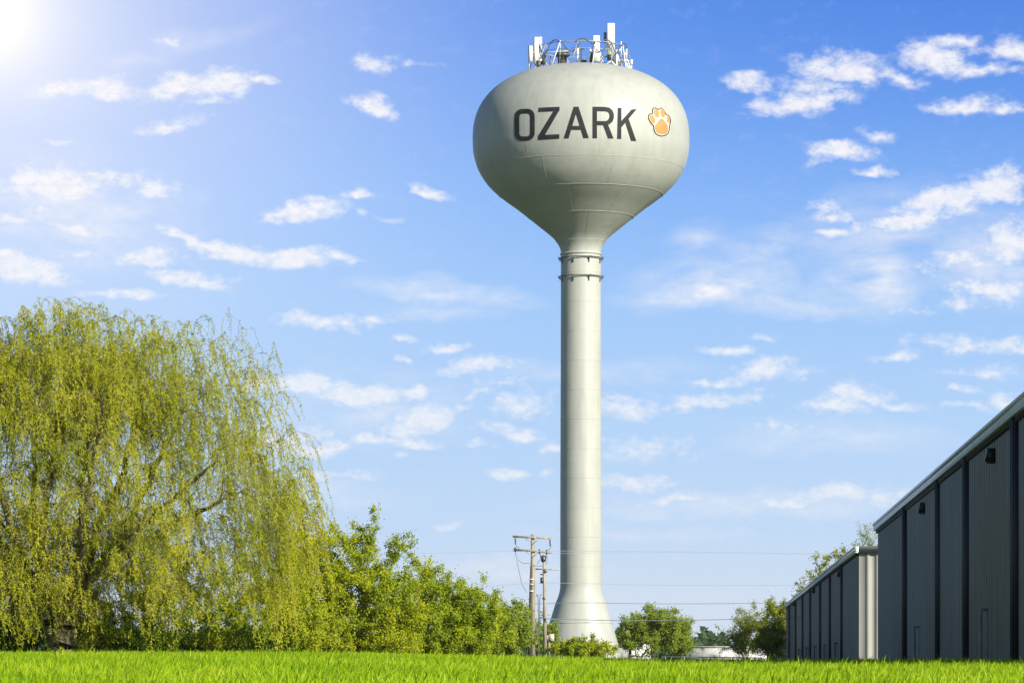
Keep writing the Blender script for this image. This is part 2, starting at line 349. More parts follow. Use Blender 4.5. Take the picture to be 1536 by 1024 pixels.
    fd = NN('ShaderNodeMapRange'); t.links.new(sp.outputs[2], fd.inputs[0]); fd.inputs[1].default_value = 50; fd.inputs[2].default_value = 1000; fd.inputs[3].default_value = .6; fd.inputs[4].default_value = 1.0
    cov = MM('MULTIPLY', cov, fd.outputs[0])
    cc = NN('ShaderNodeMixRGB'); t.links.new(MM('MULTIPLY_ADD', n3.outputs['Fac'], 2.6, -.65, clamp=True), cc.inputs[0])
    cc.inputs[1].default_value = (.82, .85, .93, 1); cc.inputs[2].default_value = (1.02, .99, .98, 1)
    em = NN('ShaderNodeEmission'); t.links.new(cc.outputs[0], em.inputs[0]); em.inputs[1].default_value = .72; tr = NN('ShaderNodeBsdfTransparent'); ms = NN('ShaderNodeMixShader')
    t.links.new(cov, ms.inputs[0]); t.links.new(tr.outputs[0], ms.inputs[1]); t.links.new(em.outputs[0], ms.inputs[2])
    o_ = NN('ShaderNodeOutputMaterial'); t.links.new(ms.outputs[0], o_.inputs[0]); m.cycles.emission_sampling = 'NONE'
    o = mesh_np('sky', V, [Fq], m, smooth=True, tint=hard.ravel())
    a_ = o.data.attributes.new('veil', 'FLOAT', 'POINT'); a_.data.foreach_set('value', soft.ravel().astype(np.float32))
    tag(o, 'blue daytime sky with scattered small white clouds', 'sky', kind='structure')
sky_layer()

rng = np.random.default_rng(7)
def grass_blades(n, D0, D1, p0, p1, hmin, hmax, width, power=1.0):
    D = D0+(D1-D0)*rng.random(n)**power
    px = p0+(p1-p0)*rng.random(n)
    x = (px-768)/F*D; y = D+rng.normal(0, .2, n)
    cl = .5+.25*np.sin(x*2.3+3*np.sin(y*1.7))+.25*np.sin(y*3.1+2*np.sin(x*4.1))      # clumping
    h = (hmin+(hmax-hmin)*rng.random(n)**1.3)*(.72+.5*cl)
    ang = rng.random(n)*2*np.pi; wdt = width*(.6+.8*rng.random(n))
    lean = .15+.75*rng.random(n)**1.5; la = rng.normal(.3, 1.5, n)
    bx, by = np.cos(ang)*wdt/2, np.sin(ang)*wdt/2
    lx, ly = np.cos(la)*lean*h, np.sin(la)*lean*h
    z = gz(x, y)-.01
    V = np.empty((n, 7, 3))
    for i, (t, wd) in enumerate(((0, 1), (.38, 1.05), (.72, .72))):
        cx = x+lx*t*t; cy = y+ly*t*t; cz = z+h*(t-.28*lean*t*t)
        V[:, 2*i] = np.stack([cx-bx*wd, cy-by*wd, cz], 1); V[:, 2*i+1] = np.stack([cx+bx*wd, cy+by*wd, cz], 1)
    V[:, 6] = np.stack([x+lx, y+ly, z+h*(1-.28*lean)], 1)
    b = np.arange(n)[:, None]*7
    q = np.concatenate([b+np.array([0, 1, 3, 2]), b+np.array([2, 3, 5, 4])]); tr = b+np.array([4, 5, 6])
    tint = np.repeat(np.clip(.25+.5*rng.random(n)+.3*(cl-.5)+.12*np.sin(x*.9+y*.3), 0, 1), 7)
    return V.reshape(-1, 3), q, tr, tint
sets = [grass_blades(9000, 24, 80, -230, 1766, .16, .30, .013, .9),
        grass_blades(210000, 22, 80, -230, 1766, .08, .21, .015, .85),
        grass_blades(26000, 76, 104, -200, 1000, .10, .20, .02),
        grass_blades(9000, 76, 130, 900, 1700, .08, .16, .02),
        grass_blades(30000, 66, 79, -200, 1750, .07, .17, .016)]
Vs, Qs, Ts, tn, off = [], [], [], [], 0
for (v_, q_, t_, ti) in sets:
    Vs.append(v_); Qs.append(q_+off); Ts.append(t_+off); tn.append(ti); off += len(v_)
m_grass = leafmat('grass blades', [(.11, .22, .006), (.24, .42, .008), (.42, .58, .014), (.58, .68, .07)], trans=.45, rough=.45, patch=.42, pscale=.7)
go = mesh_np('grass', np.concatenate(Vs), [np.concatenate(Ts), np.concatenate(Qs)], m_grass, tint=np.concatenate(tn))
tag(go, 'bright green long grass covering the whole foreground', 'grass', kind='stuff')

# ------------------------------------------------------------------ water tower
TD = 280.0; S = TD/F; TX = (871.3-768)/F*TD
def ZT(y_up): return y_up*S          # pixels above the horizon -> world metres at the tower
BASE_Z = float(gz(TX, TD))-.3
def ZL(y_up): return y_up*S-BASE_Z   # local to the tower
m_tank = None
tower = empty('water_tower', (TX, TD, BASE_Z), 'tall pale grey-green water tower with round bowl, OZARK lettering and orange paw print', 'water tower')
ZT_old = ZT
def ZT(y_up): return ZL(y_up)        # the paint works in tower-local height
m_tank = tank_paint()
low = [(61,12),(58.5,25),(53,45),(47.5,65),(43,80),(38,96),(34,106),(31.6,116),(31,130),(30.9,200),(30.8,300),(30.3,450),(30,600),(29.8,616),
       (30.2,623),(33,631),(40,641),(49.5,649.5),(59,657),(92,683),(113,698),(128,710),(142,725),(154,745),(161,768)]
up = []
for t in np.linspace(0, math.pi/2, 40):
    n_e = 2.38; up.append((162.5*max(math.cos(t), 0)**(2/n_e), 790+110*math.sin(t)**(2/n_e)))
prof = np.array(low+up[:-1]+[(0.001, 900)])
# Catmull-Rom resample of the lower part for smoothness
def catmull(Pn, k=6):
    Q = np.vstack([2*Pn[0]-Pn[1], Pn, 2*Pn[-1]-Pn[-2]]); o_ = []
    for i in range(1, len(Q)-2):
        for j in range(k):
            t = j/k; a, b, c, d = Q[i-1], Q[i], Q[i+1], Q[i+2]
            o_.append(.5*((2*b)+(-a+c)*t+(2*a-5*b+4*c-d)*t*t+(-a+3*b-3*c+d)*t**3))
    o_.append(Q[-2]); return np.array(o_)
lowp = catmull(np.array(low+[up[0]]), 5)
dr = np.gradient(lowp[:, 0])/np.maximum(np.gradient(lowp[:, 1]), .5); kk = lowp[:, 1]/F
corr_r = lowp[:, 0]/np.sqrt(1-np.clip(kk*dr, -.9, .9)**2); corr_z = lowp[:, 1]+kk**2*lowp[:, 0]*dr
lowp = np.stack([corr_r, corr_z], 1)
prof = np.vstack([lowp[:-1], np.array(up[:-1]), [(0.5, 899.99)]])
prof = prof[np.concatenate([[True], np.diff(prof[:, 1]) > 1e-4])]
def Rof(yup): return np.interp(yup, prof[:, 1], prof[:, 0])
shaft_p = prof[prof[:, 1] <= 613]; bowl_p = prof[prof[:, 1] >= 613]
def plat(p): return [(r*S, ZL(z)) for r, z in p]
def split(p, a, b): return p[(p[:, 1] >= a) & (p[:, 1] <= b)]
ysplit1 = 118
pa = split(prof, 0, ysplit1); pb = split(prof, ysplit1, 617); pc = split(prof, 617, 1000)
pb = np.vstack([pa[-1:], pb]); pc = np.vstack([pb[-1:], pc])
# base cone
m1 = MB(); m1.lathe([(61.5*S, ZL(12)-.8)]+plat(pa), 96)
for y in (38, 66): m1.ring(Rof(y)*S+.005, ZL(y), .03)
m1.build('base_cone', m_tank, tower, True)
m2 = MB(); m2.lathe(plat(pb), 96)
for y in np.arange(150, 600, 44.0): m2.ring(Rof(y)*S-.002, ZL(y), .018)
m2.build('shaft', m_tank, tower, True)
m3 = MB(); m3.lathe(plat(pc), 160)
# weld seams: girth rings and meridian seams of each course
def zfront(ypx_up):   # height of a ring whose front centre shows at ypx_up
    z = ypx_up
    for _ in range(20): z = ypx_up*(1-Rof(z)*S/TD)
    return z
gir = [zfront(1000-v) for v in (358, 315.6, 275, 232)]
for z in gir: m3.ring(Rof(z)*S-.012, ZL(z), .030, 160, 6)
tiers = [(gir[0], gir[1], 8), (gir[1], gir[2], 30), (gir[2], gir[3], 17), (gir[3], 850, 9)]
for (z0, z1, ph) in tiers:
    for k in range(9):
        a = R(-90+ph+40*k); zz = np.linspace(z0, z1, 16)
        pts = [(Rof(z)*S*math.cos(a), Rof(z)*S*math.sin(a), ZL(z)) for z in zz]
        m3.tube(pts, .012, 5, False)
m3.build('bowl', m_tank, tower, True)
# painted marks: a photo pixel is carried onto the curved steel
def on_bowl(px, py, off):
    d = np.array([(px-768)/F, 1.0, (HZ-py)/F]); a, b = TD-12, TD
    f = lambda t: math.hypot(d[0]*t-TX, d[1]*t-TD)-Rof(d[2]*t/S)*S
    for _ in range(50):
        m = .5*(a+b)
        if f(m) > 0: a = m
        else: b = m
    p = d*a-np.array([TX, TD, BASE_Z]); h = np.array([p[0], p[1], 0.0]); h /= np.linalg.norm(h)
    zp = (p[2]+BASE_Z)/S; slope = (Rof(zp+2)-Rof(zp-2))/4; nrm = np.array([h[0], h[1], -slope]); nrm /= np.linalg.norm(nrm)
    return p+nrm*off
def stroke_poly(mb, pts, off):      # pts: quad in px, subdivided
    A, B, Cc, Dd = [np.array(p, float) for p in pts]
    nu = max(2, int(max(np.linalg.norm(B-A), np.linalg.norm(Cc-Dd))/4)+1); nv = max(2, int(max(np.linalg.norm(Dd-A), np.linalg.norm(Cc-B))/4)+1)
    V = []; 
    for j in range(nv+1):
        for i in range(nu+1):
            u, v = i/nu, j/nv; q = (1-v)*((1-u)*A+u*B)+v*((1-u)*Dd+u*Cc); V.append(on_bowl(q[0], q[1], off))
    mb.add(V, [(j*(nu+1)+i, j*(nu+1)+i+1, (j+1)*(nu+1)+i+1, (j+1)*(nu+1)+i) for j in range(nv) for i in range(nu)])
def band_poly(mb, outer, inner, off):   # closed band between two outlines
    n = len(outer)
    for i in range(n): stroke_poly(mb, (outer[i], outer[(i+1) % n], inner[(i+1) % n], inner[i]), off)
def fan(mb, pts, off, rings=4):
    pts = np.array(pts, float); c = pts.mean(0); n = len(pts); V = [on_bowl(c[0], c[1], off)]
    for r_ in range(1, rings+1):
        for p in pts: q = c+(p-c)*r_/rings; V.append(on_bowl(q[0], q[1], off))
    Fc = [(0, 1+i, 1+(i+1) % n) for i in range(n)]
    for r_ in range(rings-1): Fc += [(1+r_*n+i, 1+(r_+1)*n+i, 1+(r_+1)*n+(i+1) % n, 1+r_*n+(i+1) % n) for i in range(n)]
    mb.add(V, Fc)
m_letter = simple('letter paint', (.030, .031, .031), (.018, .019, .020), scale=1.5, rough=.65, spec=.2)
def zp(x, y): return (690+x/4.1514, 20+y/4.1514)   # coordinates read in an enlargement of the bowl
def rrect(x0, y0, x1, y1, r, k=5, skew=0):
    o_ = []
    for (cx, cy, a0) in ((x1-r, y0+r, -90), (x1-r, y1-r, 0), (x0+r, y1-r, 90), (x0+r, y0+r, 180)):
        for i in range(k+1):
            a = R(a0+90*i/k); x = cx+r*math.cos(a); o_.append((x, cy+r*math.sin(a)+skew*(x-x0)))
    return o_
OFF = .02
def letter(quads=(), bands=()):
    mb = MB()
    for i, q in enumerate(quads): stroke_poly(mb, [zp(*p) for p in q], OFF+.003*i)
    for o_, i_ in bands: band_poly(mb, [zp(*p) for p in o_], [zp(*p) for p in i_], OFF)
    mb.build('letter', m_letter, tower)
letter(bands=[(rrect(340, 598, 466, 796, 46, skew=-.03), rrect(370, 626, 437, 768, 20, skew=-.03))])
letter(quads=[((490, 589), (620, 583), (620, 610), (488, 616)), ((586, 603), (620, 603), (526, 764), (488, 764)), ((487, 760), (619, 753), (619, 781), (487, 789))])
letter(quads=[((708, 583), (735, 583), (676, 780), (646, 780)), ((708, 583), (738, 583), (802, 778), (768, 778)), ((682, 702), (765, 702), (773, 727), (676, 727))])
letter(quads=[((825, 583), (853, 583), (853, 779), (825, 779)), ((853, 583), (905, 584), (905, 612), (853, 611)), ((853, 672), (905, 672), (905, 698), (853, 698)),
              ((888, 690), (918, 686), (956, 780), (922, 780))],
       bands=[([(905, 584), (930, 589), (950, 606), (958, 630), (958, 652), (949, 676), (930, 692), (905, 698), (904, 690)],
               [(905, 612), (917, 615), (926, 623), (930, 634), (930, 648), (925, 660), (916, 669), (905, 672), (904, 672)])])
letter(quads=[((982, 590), (1005, 590), (1004, 783), (978, 783)), ((1068, 600), (1100, 598), (1004, 712), (1004, 672)), ((1024, 668), (1046, 648), (1097, 796), (1065, 795))])
# paw
def pw(x, y): return (960+x/15.75, 150+y/15.75)
outer = [(340,180),(395,195),(440,225),(470,182),(520,195),(565,240),(600,300),(620,348),(665,350),(705,400),(732,480),(722,560),(700,620),(695,720),(665,800),(600,850),(510,872),
         (420,850),(350,800),(315,720),(305,620),(255,570),(205,500),(180,430),(188,365),(225,322),(290,318),(275,260),(290,205)]
def shrink(pts, d):
    pts = np.array(pts, float); n = len(pts); o_ = []
    for i in range(n):
        a, b, c = pts[i-1], pts[i], pts[(i+1) % n]; t = (c-a); t /= np.linalg.norm(t)+1e-9
        o_.append(b+d*np.array([-t[1], t[0]]))
    return [tuple(p) for p in o_]
def ell(cx, cy, rx, ry, rot, k=20):
    o_ = []
    for i in range(k):
        a = 2*math.pi*i/k; x, y = rx*math.cos(a), ry*math.sin(a); c, s = math.cos(R(rot)), math.sin(R(rot)); o_.append((cx+x*c-y*s, cy+x*s+y*c))
    return o_
m_pwhite = simple('paw white', (.62, .58, .47), rough=.5, scale=2); m_pdark = simple('paw line', (.03, .026, .03), rough=.5, scale=2)
m_por = simple('paw orange', (.60, .27, .085), (.55, .23, .07), rough=.5, scale=2)
mb = MB(); fan(mb, [pw(*p) for p in shrink(outer, -18)], .015, 6); paw = mb.build('paw_print', m_pwhite, tower)
mb = MB(); fan(mb, [pw(*p) for p in shrink(outer, -2)], .024, 6); mb.build('outline', m_pdark, paw)
mb = MB(); fan(mb, [pw(*p) for p in shrink(outer, 26)], .033, 6); mb.build('white_pad_ground', m_pwhite, paw)
for (cx, cy, rx, ry, rot) in ((285, 455, 55, 110, -22), (385, 315, 60, 105, -15), (528, 318, 55, 105, -14), (662, 465, 38, 92, -8)):
    mb = MB(); fan(mb, [pw(*p) for p in ell(cx, cy, rx, ry, rot)], .042, 3); mb.build('toe_pad', m_por, paw)
mb = MB(); fan(mb, [pw(*p) for p in [(500,440),(545,470),(600,540),(645,600),(655,680),(640,760),(590,805),(510,820),(430,800),(370,750),(350,680),(352,600),(400,550),(450,480)]], .042, 4); mb.build('heel_pad', m_por, paw)

# rings with brackets under the bowl
m_cable = simple('dark cable', (.10, .11, .10), (.06, .07, .07), rough=.6); m_galv = simple('galvanised steel', (.42, .44, .44), (.26, .28, .28), scale=5, rough=.45, metal=.3)
for yy in (616, 588):
    mb = MB(); zz = zfront(yy); rr = Rof(zz)*S
    mb.ring(rr+.16, ZL(zz), .045, 72, 6); rg = mb.build('support_ring', m_cable, tower, True)
    for k in range(8):
        a = R(-90+22+45*k); c, s = math.cos(a), math.sin(a); b2 = MB()
        b2.obox((c*(rr+.12), s*(rr+.12), ZL(zz)-.12), np.array((c, s, 0))*.14, np.array((-s, c, 0))*.04, (0, 0, .04))
        b2.obox((c*(rr+.04), s*(rr+.04), ZL(zz)-.28), np.array((c, s, 0))*.04, np.array((-s, c, 0))*.035, (0, 0, .18))
        b2.obox((c*(rr+.30), s*(rr+.30), ZL(zz)+.0), np.array((c*.12, s*.12, .05)), np.array((-s, c, 0))*.02, (-.0, .0, .02))
        b2.build('bracket', m_cable, rg)
for yy in (622,):
    mb = MB(); zz = zfront(yy); mb.ring(Rof(zz)*S+.02, ZL(zz), .07, 72, 6); mb.build('collar_ring', m_tank, tower, True)

# antennas on the crown of the bowl.  local frame of the tower, x from photo px, depth chosen
m_white = simple('antenna white', (.82, .80, .74), (.74, .73, .68), scale=2, rough=.45)
m_wsteel = simple('antenna steel', (.72, .72, .68), (.5, .52, .5), scale=6, rough=.4, metal=.2)
def TP(px, py, dy):      # point at photo px, depth offset dy (m, negative = nearer) in tower-local coords
    p = P(px, py, TD+dy); return p-np.array([TX, TD, BASE_Z])
def surf(px, dy):        # point on the crown of the bowl below px
    x = (px-768)/F*(TD+dy)-TX; r = math.hypot(x, dy)
    zs = prof[prof[:, 1] > 790]; z = np.interp(-r/S, -zs[:, 0], zs[:, 1]); return np.array([x, dy, ZL(z)])
def panel(px0, px1, py0, py1, dy, depth=.28, yaw=0, mat=None):
    c = .5*(TP(px0, py0, dy)+TP(px1, py1, dy)); hw = (px1-px0)/2*S; hh = (py1-py0)/2*S; ca, sa = math.cos(yaw), math.sin(yaw)
    mb = MB(); n = 10; outl = []
    for i in range(n+1):       # rounded front
        t = math.pi*i/n; outl.append((-math.cos(t)*hw, -depth*.35-depth*.35*math.sin(t)))
    outl += [(hw, depth*.5), (-hw, depth*.5)]
    V = []; 
    for z in (-hh, hh):
        for (x, y) in outl: V.append((c[0]+x*ca-y*sa, c[1]+x*sa+y*ca, c[2]+z))
    k = len(outl); mb.add(V, [tuple(range(k-1, -1, -1)), tuple(range(k, 2*k))]+[(i, (i+1) % k, k+(i+1) % k, k+i) for i in range(k)])
    o = mb.build('panel_antenna', mat or m_white, tower)
    mm = MB(); xb = c+np.array([-sa*(depth*.5+.12), ca*(depth*.5+.12), 0]); g0 = surf(.5*(px0+px1), xb[1]); g0[0] = xb[0]
    mm.tube([g0-np.array([0, 0, .3]), xb+np.array([0, 0, hh*.6])], .05, 8)
    for q in (-.55, .45):
        mm.tube([xb+np.array([0, 0, hh*q]), c+np.array([0, 0, hh*q])], .035, 6)
    mm.build('mast', m_wsteel, o); return o
def bar(mb, a, b, r=.05): mb.tube([a, b], r, 7)
panel(792.8, 798.6, 69.5, 92.5, -2.6, .22, .5)
panel(800.8, 807.5, 56.5, 96, -2.2, .24, .25)
panel(808, 812.8, 56, 80, -1.6, .2, -.3)
panel(889.4, 899.5, 54.3, 92, -3.3, .25, .1)
panel(910.3, 921.8, 36, 82.5, -2.4, .34, .12)
panel(945.6, 949, 90, 97, -2.0, .15, .1)
for (px, t0) in ((931.8, 62.5), (940.0, 73.5)):
    mb = MB(); b0 = surf(px, -1.8); mb.tube([b0-np.array([0, 0, .2]), TP(px, 90, -1.8)], .075, 8); mb.tube([TP(px, 90, -1.8), TP(px, t0, -1.8)], .05, 8)
    w_ = mb.build('whip_antenna', m_white, tower)
    m4 = MB(); m4.obox(TP(px, 92, -1.8), (.14, 0, 0), (0, .14, 0), (0, 0, .06)); m4.build('clamp', m_wsteel, w_)
# truss ring: a round rail carried on raking struts
mb = MB(); rr = 3.8; zc = ZL(1000-74)
cth = [(rr*math.cos(t), rr*math.sin(t), zc) for t in np.linspace(0, 2*math.pi, 61)]
mb.tube(cth, .04, 6); cth2 = [(rr*.96*math.cos(t), rr*.96*math.sin(t), zc-.55) for t in np.linspace(0, 2*math.pi, 61)]
mb.tube(cth2, .03, 6); ringo = mb.build('antenna_ring', m_galv, tower, True)
for k in range(16):
    a = R(-90+11+22.5*k); b2 = MB(); r0 = rr+.6
    zsf = prof[prof[:, 1] > 790]; gzv = lambda r: ZL(np.interp(-r/S, -zsf[:, 0], zsf[:, 1]))
    b2.tube([(r0*math.cos(a), r0*math.sin(a), gzv(r0)-.1), (rr*math.cos(a+R(7)), rr*math.sin(a+R(7)), zc+.08)], .045, 6)
    b2.tube([((rr-.9)*math.cos(a-R(4)), (rr-.9)*math.sin(a-R(4)), gzv(rr-.9)-.1), (rr*math.cos(a+R(7)), rr*math.sin(a+R(7)), zc)], .028, 6)
    b2.build('strut', m_white if k % 2 == 0 else m_galv, ringo)
# drooping cables along the ring
rc = random.Random(3)
mb = MB()
for k in range(9):
    a0 = R(-150+k*17+rc.uniform(-4, 4)); a1 = a0+R(rc.uniform(14, 24)); q = []
    for t in np.linspace(0, 1, 12):
        a = a0+(a1-a0)*t; q.append((rr*1.01*math.cos(a), rr*1.01*math.sin(a), zc-.1+rc.uniform(-.01, .01)+(.28 if k % 2 else -.75)*math.sin(math.pi*t)))
    mb.tube(q, .045, 6)
mb.build('cable_run', m_cable, tower, True)
# hatch drum with vent cap in the middle of the crown
mb = MB()
for (a, b) in (((0, ZL(895)), (.1, 0)),): pass
hp = TP(843.5, 90, -1.0); base = surf(843.5, -1.0)
mb.add(*(lambda n: ([(hp[0]+r_*math.cos(2*math.pi*k/n), hp[1]+r_*math.sin(2*math.pi*k/n), z) for (r_, z) in
    ((.38, base[2]-.2), (.38, ZL(1000-88)), (.62, ZL(1000-88)), (.66, ZL(1000-86)), (.62, ZL(1000-84.5)), (.3, ZL(1000-84)), (.3, ZL(1000-82.5)), (.55, ZL(1000-82)), (.5, ZL(1000-80.5)), (.02, ZL(1000-79.5))) for k in range(n)],
    [(i*n+k, i*n+(k+1) % n, (i+1)*n+(k+1) % n, (i+1)*n+k) for i in range(9) for k in range(n)]))(20))
m_dk = simple('dark steel', (.16, .16, .15), (.09, .09, .09), scale=6, rough=.5, metal=.4)
mb.build('roof_vent', m_dk, tower, True)
# two mounting posts, radio boxes
mb = MB()
for px, t in ((866.5, 74), (871.2, 73.5), (925, 76), (900, 78), (885.5, 74)):
    mb.tube([surf(px, -2.2)-np.array([0, 0, .2]), TP(px, t, -2.2)], .085, 8)
bar(mb, TP(862, 73.6, -2.2), TP(876, 73.6, -2.2), .06); bar(mb, TP(812, 79, -2.1), TP(866, 76, -2.2), .03); bar(mb, TP(920, 77, -2.2), TP(932, 74.5, -2.2), .06); bar(mb, TP(886, 85, -2.2), TP(912, 86, -2.2), .045)
bar(mb, TP(793, 78, -2.4), TP(816, 80, -2.0), .05); bar(mb, TP(801, 104, -2.4), TP(818, 82, -2.0), .07)
bar(mb, TP(905, 100, -2.4), TP(921, 88, -2.4), .05); bar(mb, TP(925, 100, -2.4), TP(912, 86, -2.4), .05); bar(mb, TP(934, 88, -2), TP(944, 103, -2), .06); bar(mb, TP(930, 90, -2), TP(944, 92, -2), .045)
bar(mb, TP(925, 78, -2), TP(931, 100, -2), .05); bar(mb, TP(945, 96, -2), TP(944, 104, -2), .03)
mb.build('mounting_frame', m_white, tower)
for (px, py, w2, h2, dy) in ((815, 90, .20, .38, -2.0), (888, 86, .14, .4, -2.6), (907.5, 57, .1, .42, -2.2), (916, 86.5, .28, .22, -2.4), (927, 97, .3, .2, -2.0), (808, 97, .16, .3, -2.3), (875, 93, .28, .12, -2.0)):
    b2 = MB(); b2.obox(TP(px, py, dy), (w2, 0, 0), (0, .14, 0), (0, 0, h2)); b2.obox(TP(px, py, dy)+np.array([0, -.16, 0]), (w2*.7, 0, 0), (0, .03, 0), (0, 0, h2*.8)); b2.build('radio_unit', m_dk, tower)

# ------------------------------------------------------------------ metal buildings
VP = 1064.0
dvec = np.array([(VP-768)/F, 1.0]); dvec /= np.linalg.norm(dvec); nvec = np.array([dvec[1], -dvec[0]])
BX = 7.1; YAW = -math.atan2(dvec[0], dvec[1])
def s_at(px, X=BX):      # distance along the wall where it crosses a photo column
    k = (px-768)/F; return X*(nvec[0]-k*nvec[1])/(k*dvec[1]-dvec[0])
m_wall = simple('dark wall steel', (.100, .128, .138), (.070, .092, .100), scale=2.5, rough=.33, stretch=(1, 1, .12), metal=.0, spec=.8)
m_pil = simple('downspout steel', (.024, .027, .028), rough=.5)
m_fascia = simple('fascia steel', (.80, .81, .78), (.70, .72, .70), scale=2, rough=.4, spec=.5)
m_beige = simple('beige wall steel', (.36, .355, .31), (.30, .295, .26), scale=1.5, rough=.45, stretch=(1, 1, .2))
m_black = simple('black fitting', (.012, .013, .014), rough=.45)
m_eave_shade = simple('eave shadow strip', (.06, .055, .03), (.02, .022, .018), scale=9, rough=.8, stretch=(1, 1, 1))  # mottled dark tone, stands in for shade under the gutter
def dirty(m, base_z, col):
    t = m.node_tree; b = [n for n in t.nodes if n.type == 'BSDF_PRINCIPLED'][0]; src = b.inputs['Base Color'].links[0].from_socket
    tcn = t.nodes.new('ShaderNodeTexCoord'); mp_ = t.nodes.new('ShaderNodeMapping'); mp_.inputs['Scale'].default_value = (1, 1.6, .12)
    n = t.nodes.new('ShaderNodeTexNoise'); n.inputs['Scale'].default_value = 1.0; n.inputs['Detail'].default_value = 8; n.inputs['Roughness'].default_value = .65
    t.links.new(tcn.outputs['Object'], mp_.inputs[0]); t.links.new(mp_.outputs[0], n.inputs['Vector'])
    mr_ = t.nodes.new('ShaderNodeMapRange'); mr_.inputs[1].default_value = .48; mr_.inputs[2].default_value = .72; mr_.inputs[4].default_value = .55; t.links.new(n.outputs['Fac'], mr_.inputs[0])
    mx_ = t.nodes.new('ShaderNodeMixRGB'); t.links.new(mr_.outputs[0], mx_.inputs[0]); t.links.new(src, mx_.inputs[1]); mx_.inputs[2].default_value = (*col, 1)
    t.links.new(mx_.outputs[0], b.inputs['Base Color'])
    mr2 = t.nodes.new('ShaderNodeMapRange'); mr2.inputs[3].default_value = .25; mr2.inputs[4].default_value = .55; t.links.new(n.outputs['Fac'], mr2.inputs[0]); t.links.new(mr2.outputs[0], b.inputs['Roughness'])
dirty(m_wall, 0, (.15, .17, .17)); dirty(m_beige, 0, (.24, .22, .17))
m_roofm = simple('roof steel', (.42, .44, .42), rough=.5)
m_teal = simple('pipe paint', (.22, .28, .27), (.15, .19, .19), rough=.5)
def warehouse(label, s0, s1, H, width, pils, lamps, pipes, end_beige, pitch, zt_b):
    org = np.array([nvec[0]*BX+dvec[0]*s0, nvec[1]*BX+dvec[1]*s0]); z0 = -0.6
    b = empty('metal_building', (org[0], org[1], 0), label, 'building', None, YAW)
    Ln = s1-s0; top = H-.31
    # long wall: ribbed sheet, local y along the wall, local x into the building
    ys = [0.0]; xs = [0.0]
    n = int(Ln/pitch)
    prof_ = []
    for i in range(n):
        y = (i+.3)*pitch
        prof_ += [(0, y), (-.085, y+.07), (-.085, y+.15), (0, y+.22)]
    prof_ = [(0, 0)]+prof_+[(0, Ln)]
    V = [(x, y, z0) for x, y in prof_]+[(x, y, top+.1) for x, y in prof_]; k = len(prof_)
    # body behind the sheet
    mb = MB(); mb.add(V, [(i, i+1, k+i+1, k+i) for i in range(k-1)])
    mb.box((.10, .06, z0), (.2, Ln-.06, top+.1)); mb.build('side_wall', m_wall, b)
    # near end wall: bolder ribs
    mb = MB(); prof_ = [(0, 0)]; x = .34
    while x < width-.6: prof_ += [(x, 0), (x+.03, -.07), (x+.15, -.07), (x+.18, 0)]; x += .44
    prof_ += [(width, 0)]; k = len(prof_)
    V = [(x, y-.01, z0) for x, y in prof_]+[(x, y-.01, top+.1) for x, y in prof_]
    mb.add(V, [(i+1, i, k+i, k+i+1) for i in range(k-1)]); mb.build('end_wall', m_beige if end_beige else m_wall, b)
    mb = MB(); mb.box((.2, Ln-.05, z0), (width-.2, Ln, top+.1)); mb.box((width-.1, .06, z0), (width, Ln-.05, top+.1)); mb.build('rear_wall', m_wall, b)
    # roof: low double slope
    mb = MB(); rz = width*.02
    V = [(-.2, -.25, H-.05), (width/2, -.25, H+rz), (width+.2, -.25, H-.05), (-.2, Ln+.25, H-.05), (width/2, Ln+.25, H+rz), (width+.2, Ln+.25, H-.05)]
    V += [(x, y, z-.12) for x, y, z in V]
    mb.add(V, [(0, 1, 4, 3), (1, 2, 5, 4), (6, 9, 10, 7), (7, 10, 11, 8), (0, 3, 9, 6), (2, 8, 11, 5), (0, 6, 7, 1), (1, 7, 8, 2), (3, 4, 10, 9), (4, 5, 11, 10)]); mb.build('roof', m_roofm, b)
    # gutter / fascia with a rolled upper lip
    mb = MB(); mb.box((-.205, -.26, top), (-.03, Ln+.26, H-.13)); mb.box((-.25, -.27, H-.13), (-.02, Ln+.27, H-.04)); mb.box((-.225, -.265, top-.03), (-.05, Ln+.265, top+.002))
    mb.build('gutter', m_fascia, b)
    mb = MB(); mb.box((-.02, -.262, top-.02), (width+.2, -.10, H-.045)); mb.build('end_fascia', m_beige if end_beige else m_fascia, b)
    mb = MB(); mb.box((-.13, .1, top-.16), (-.088, Ln-.1, top-.032)); mb.build('eave_shadow_strip', m_eave_shade, b)  # shadow at the wall top, added as a dark strip below the overhang
    for px in pils:
        y = s_at(px)-s0; mb = MB(); mb.box((-.19, y-.16, z0), (-.002, y+.16, top-.034))
        mb.box((-.215, y+.10, z0), (-.19, y+.17, top-.036)); mb.build('downspout', m_pil, b)
    for (px, py) in lamps:
        s = s_at(px+.17*5100/s_at(px)); y = s-s0; z = (HZ-py)/F*s*.998; mb = MB(); h = .17; dpt = .25
        y += 0.0; V = [(-.05, y-.16, z-h), (-.05-dpt, y-.16, z-h+.02), (-.05-dpt*.72, y-.16, z+h), (-.05, y-.16, z+h)]
        V += [(x, y+.16, z_) for x, _, z_ in V]
        mb.add(V, [(0, 1, 2, 3), (7, 6, 5, 4), (0, 4, 5, 1), (1, 5, 6, 2), (2, 6, 7, 3), (3, 7, 4, 0)])
        lamp = mb.build('wall_lamp', m_black, b)
        mb = MB(); mb.box((-.06-dpt*.8, y-.13, z-h-.03), (-.08, y+.13, z-h+.001)); mb.build('lens', m_dk, lamp)
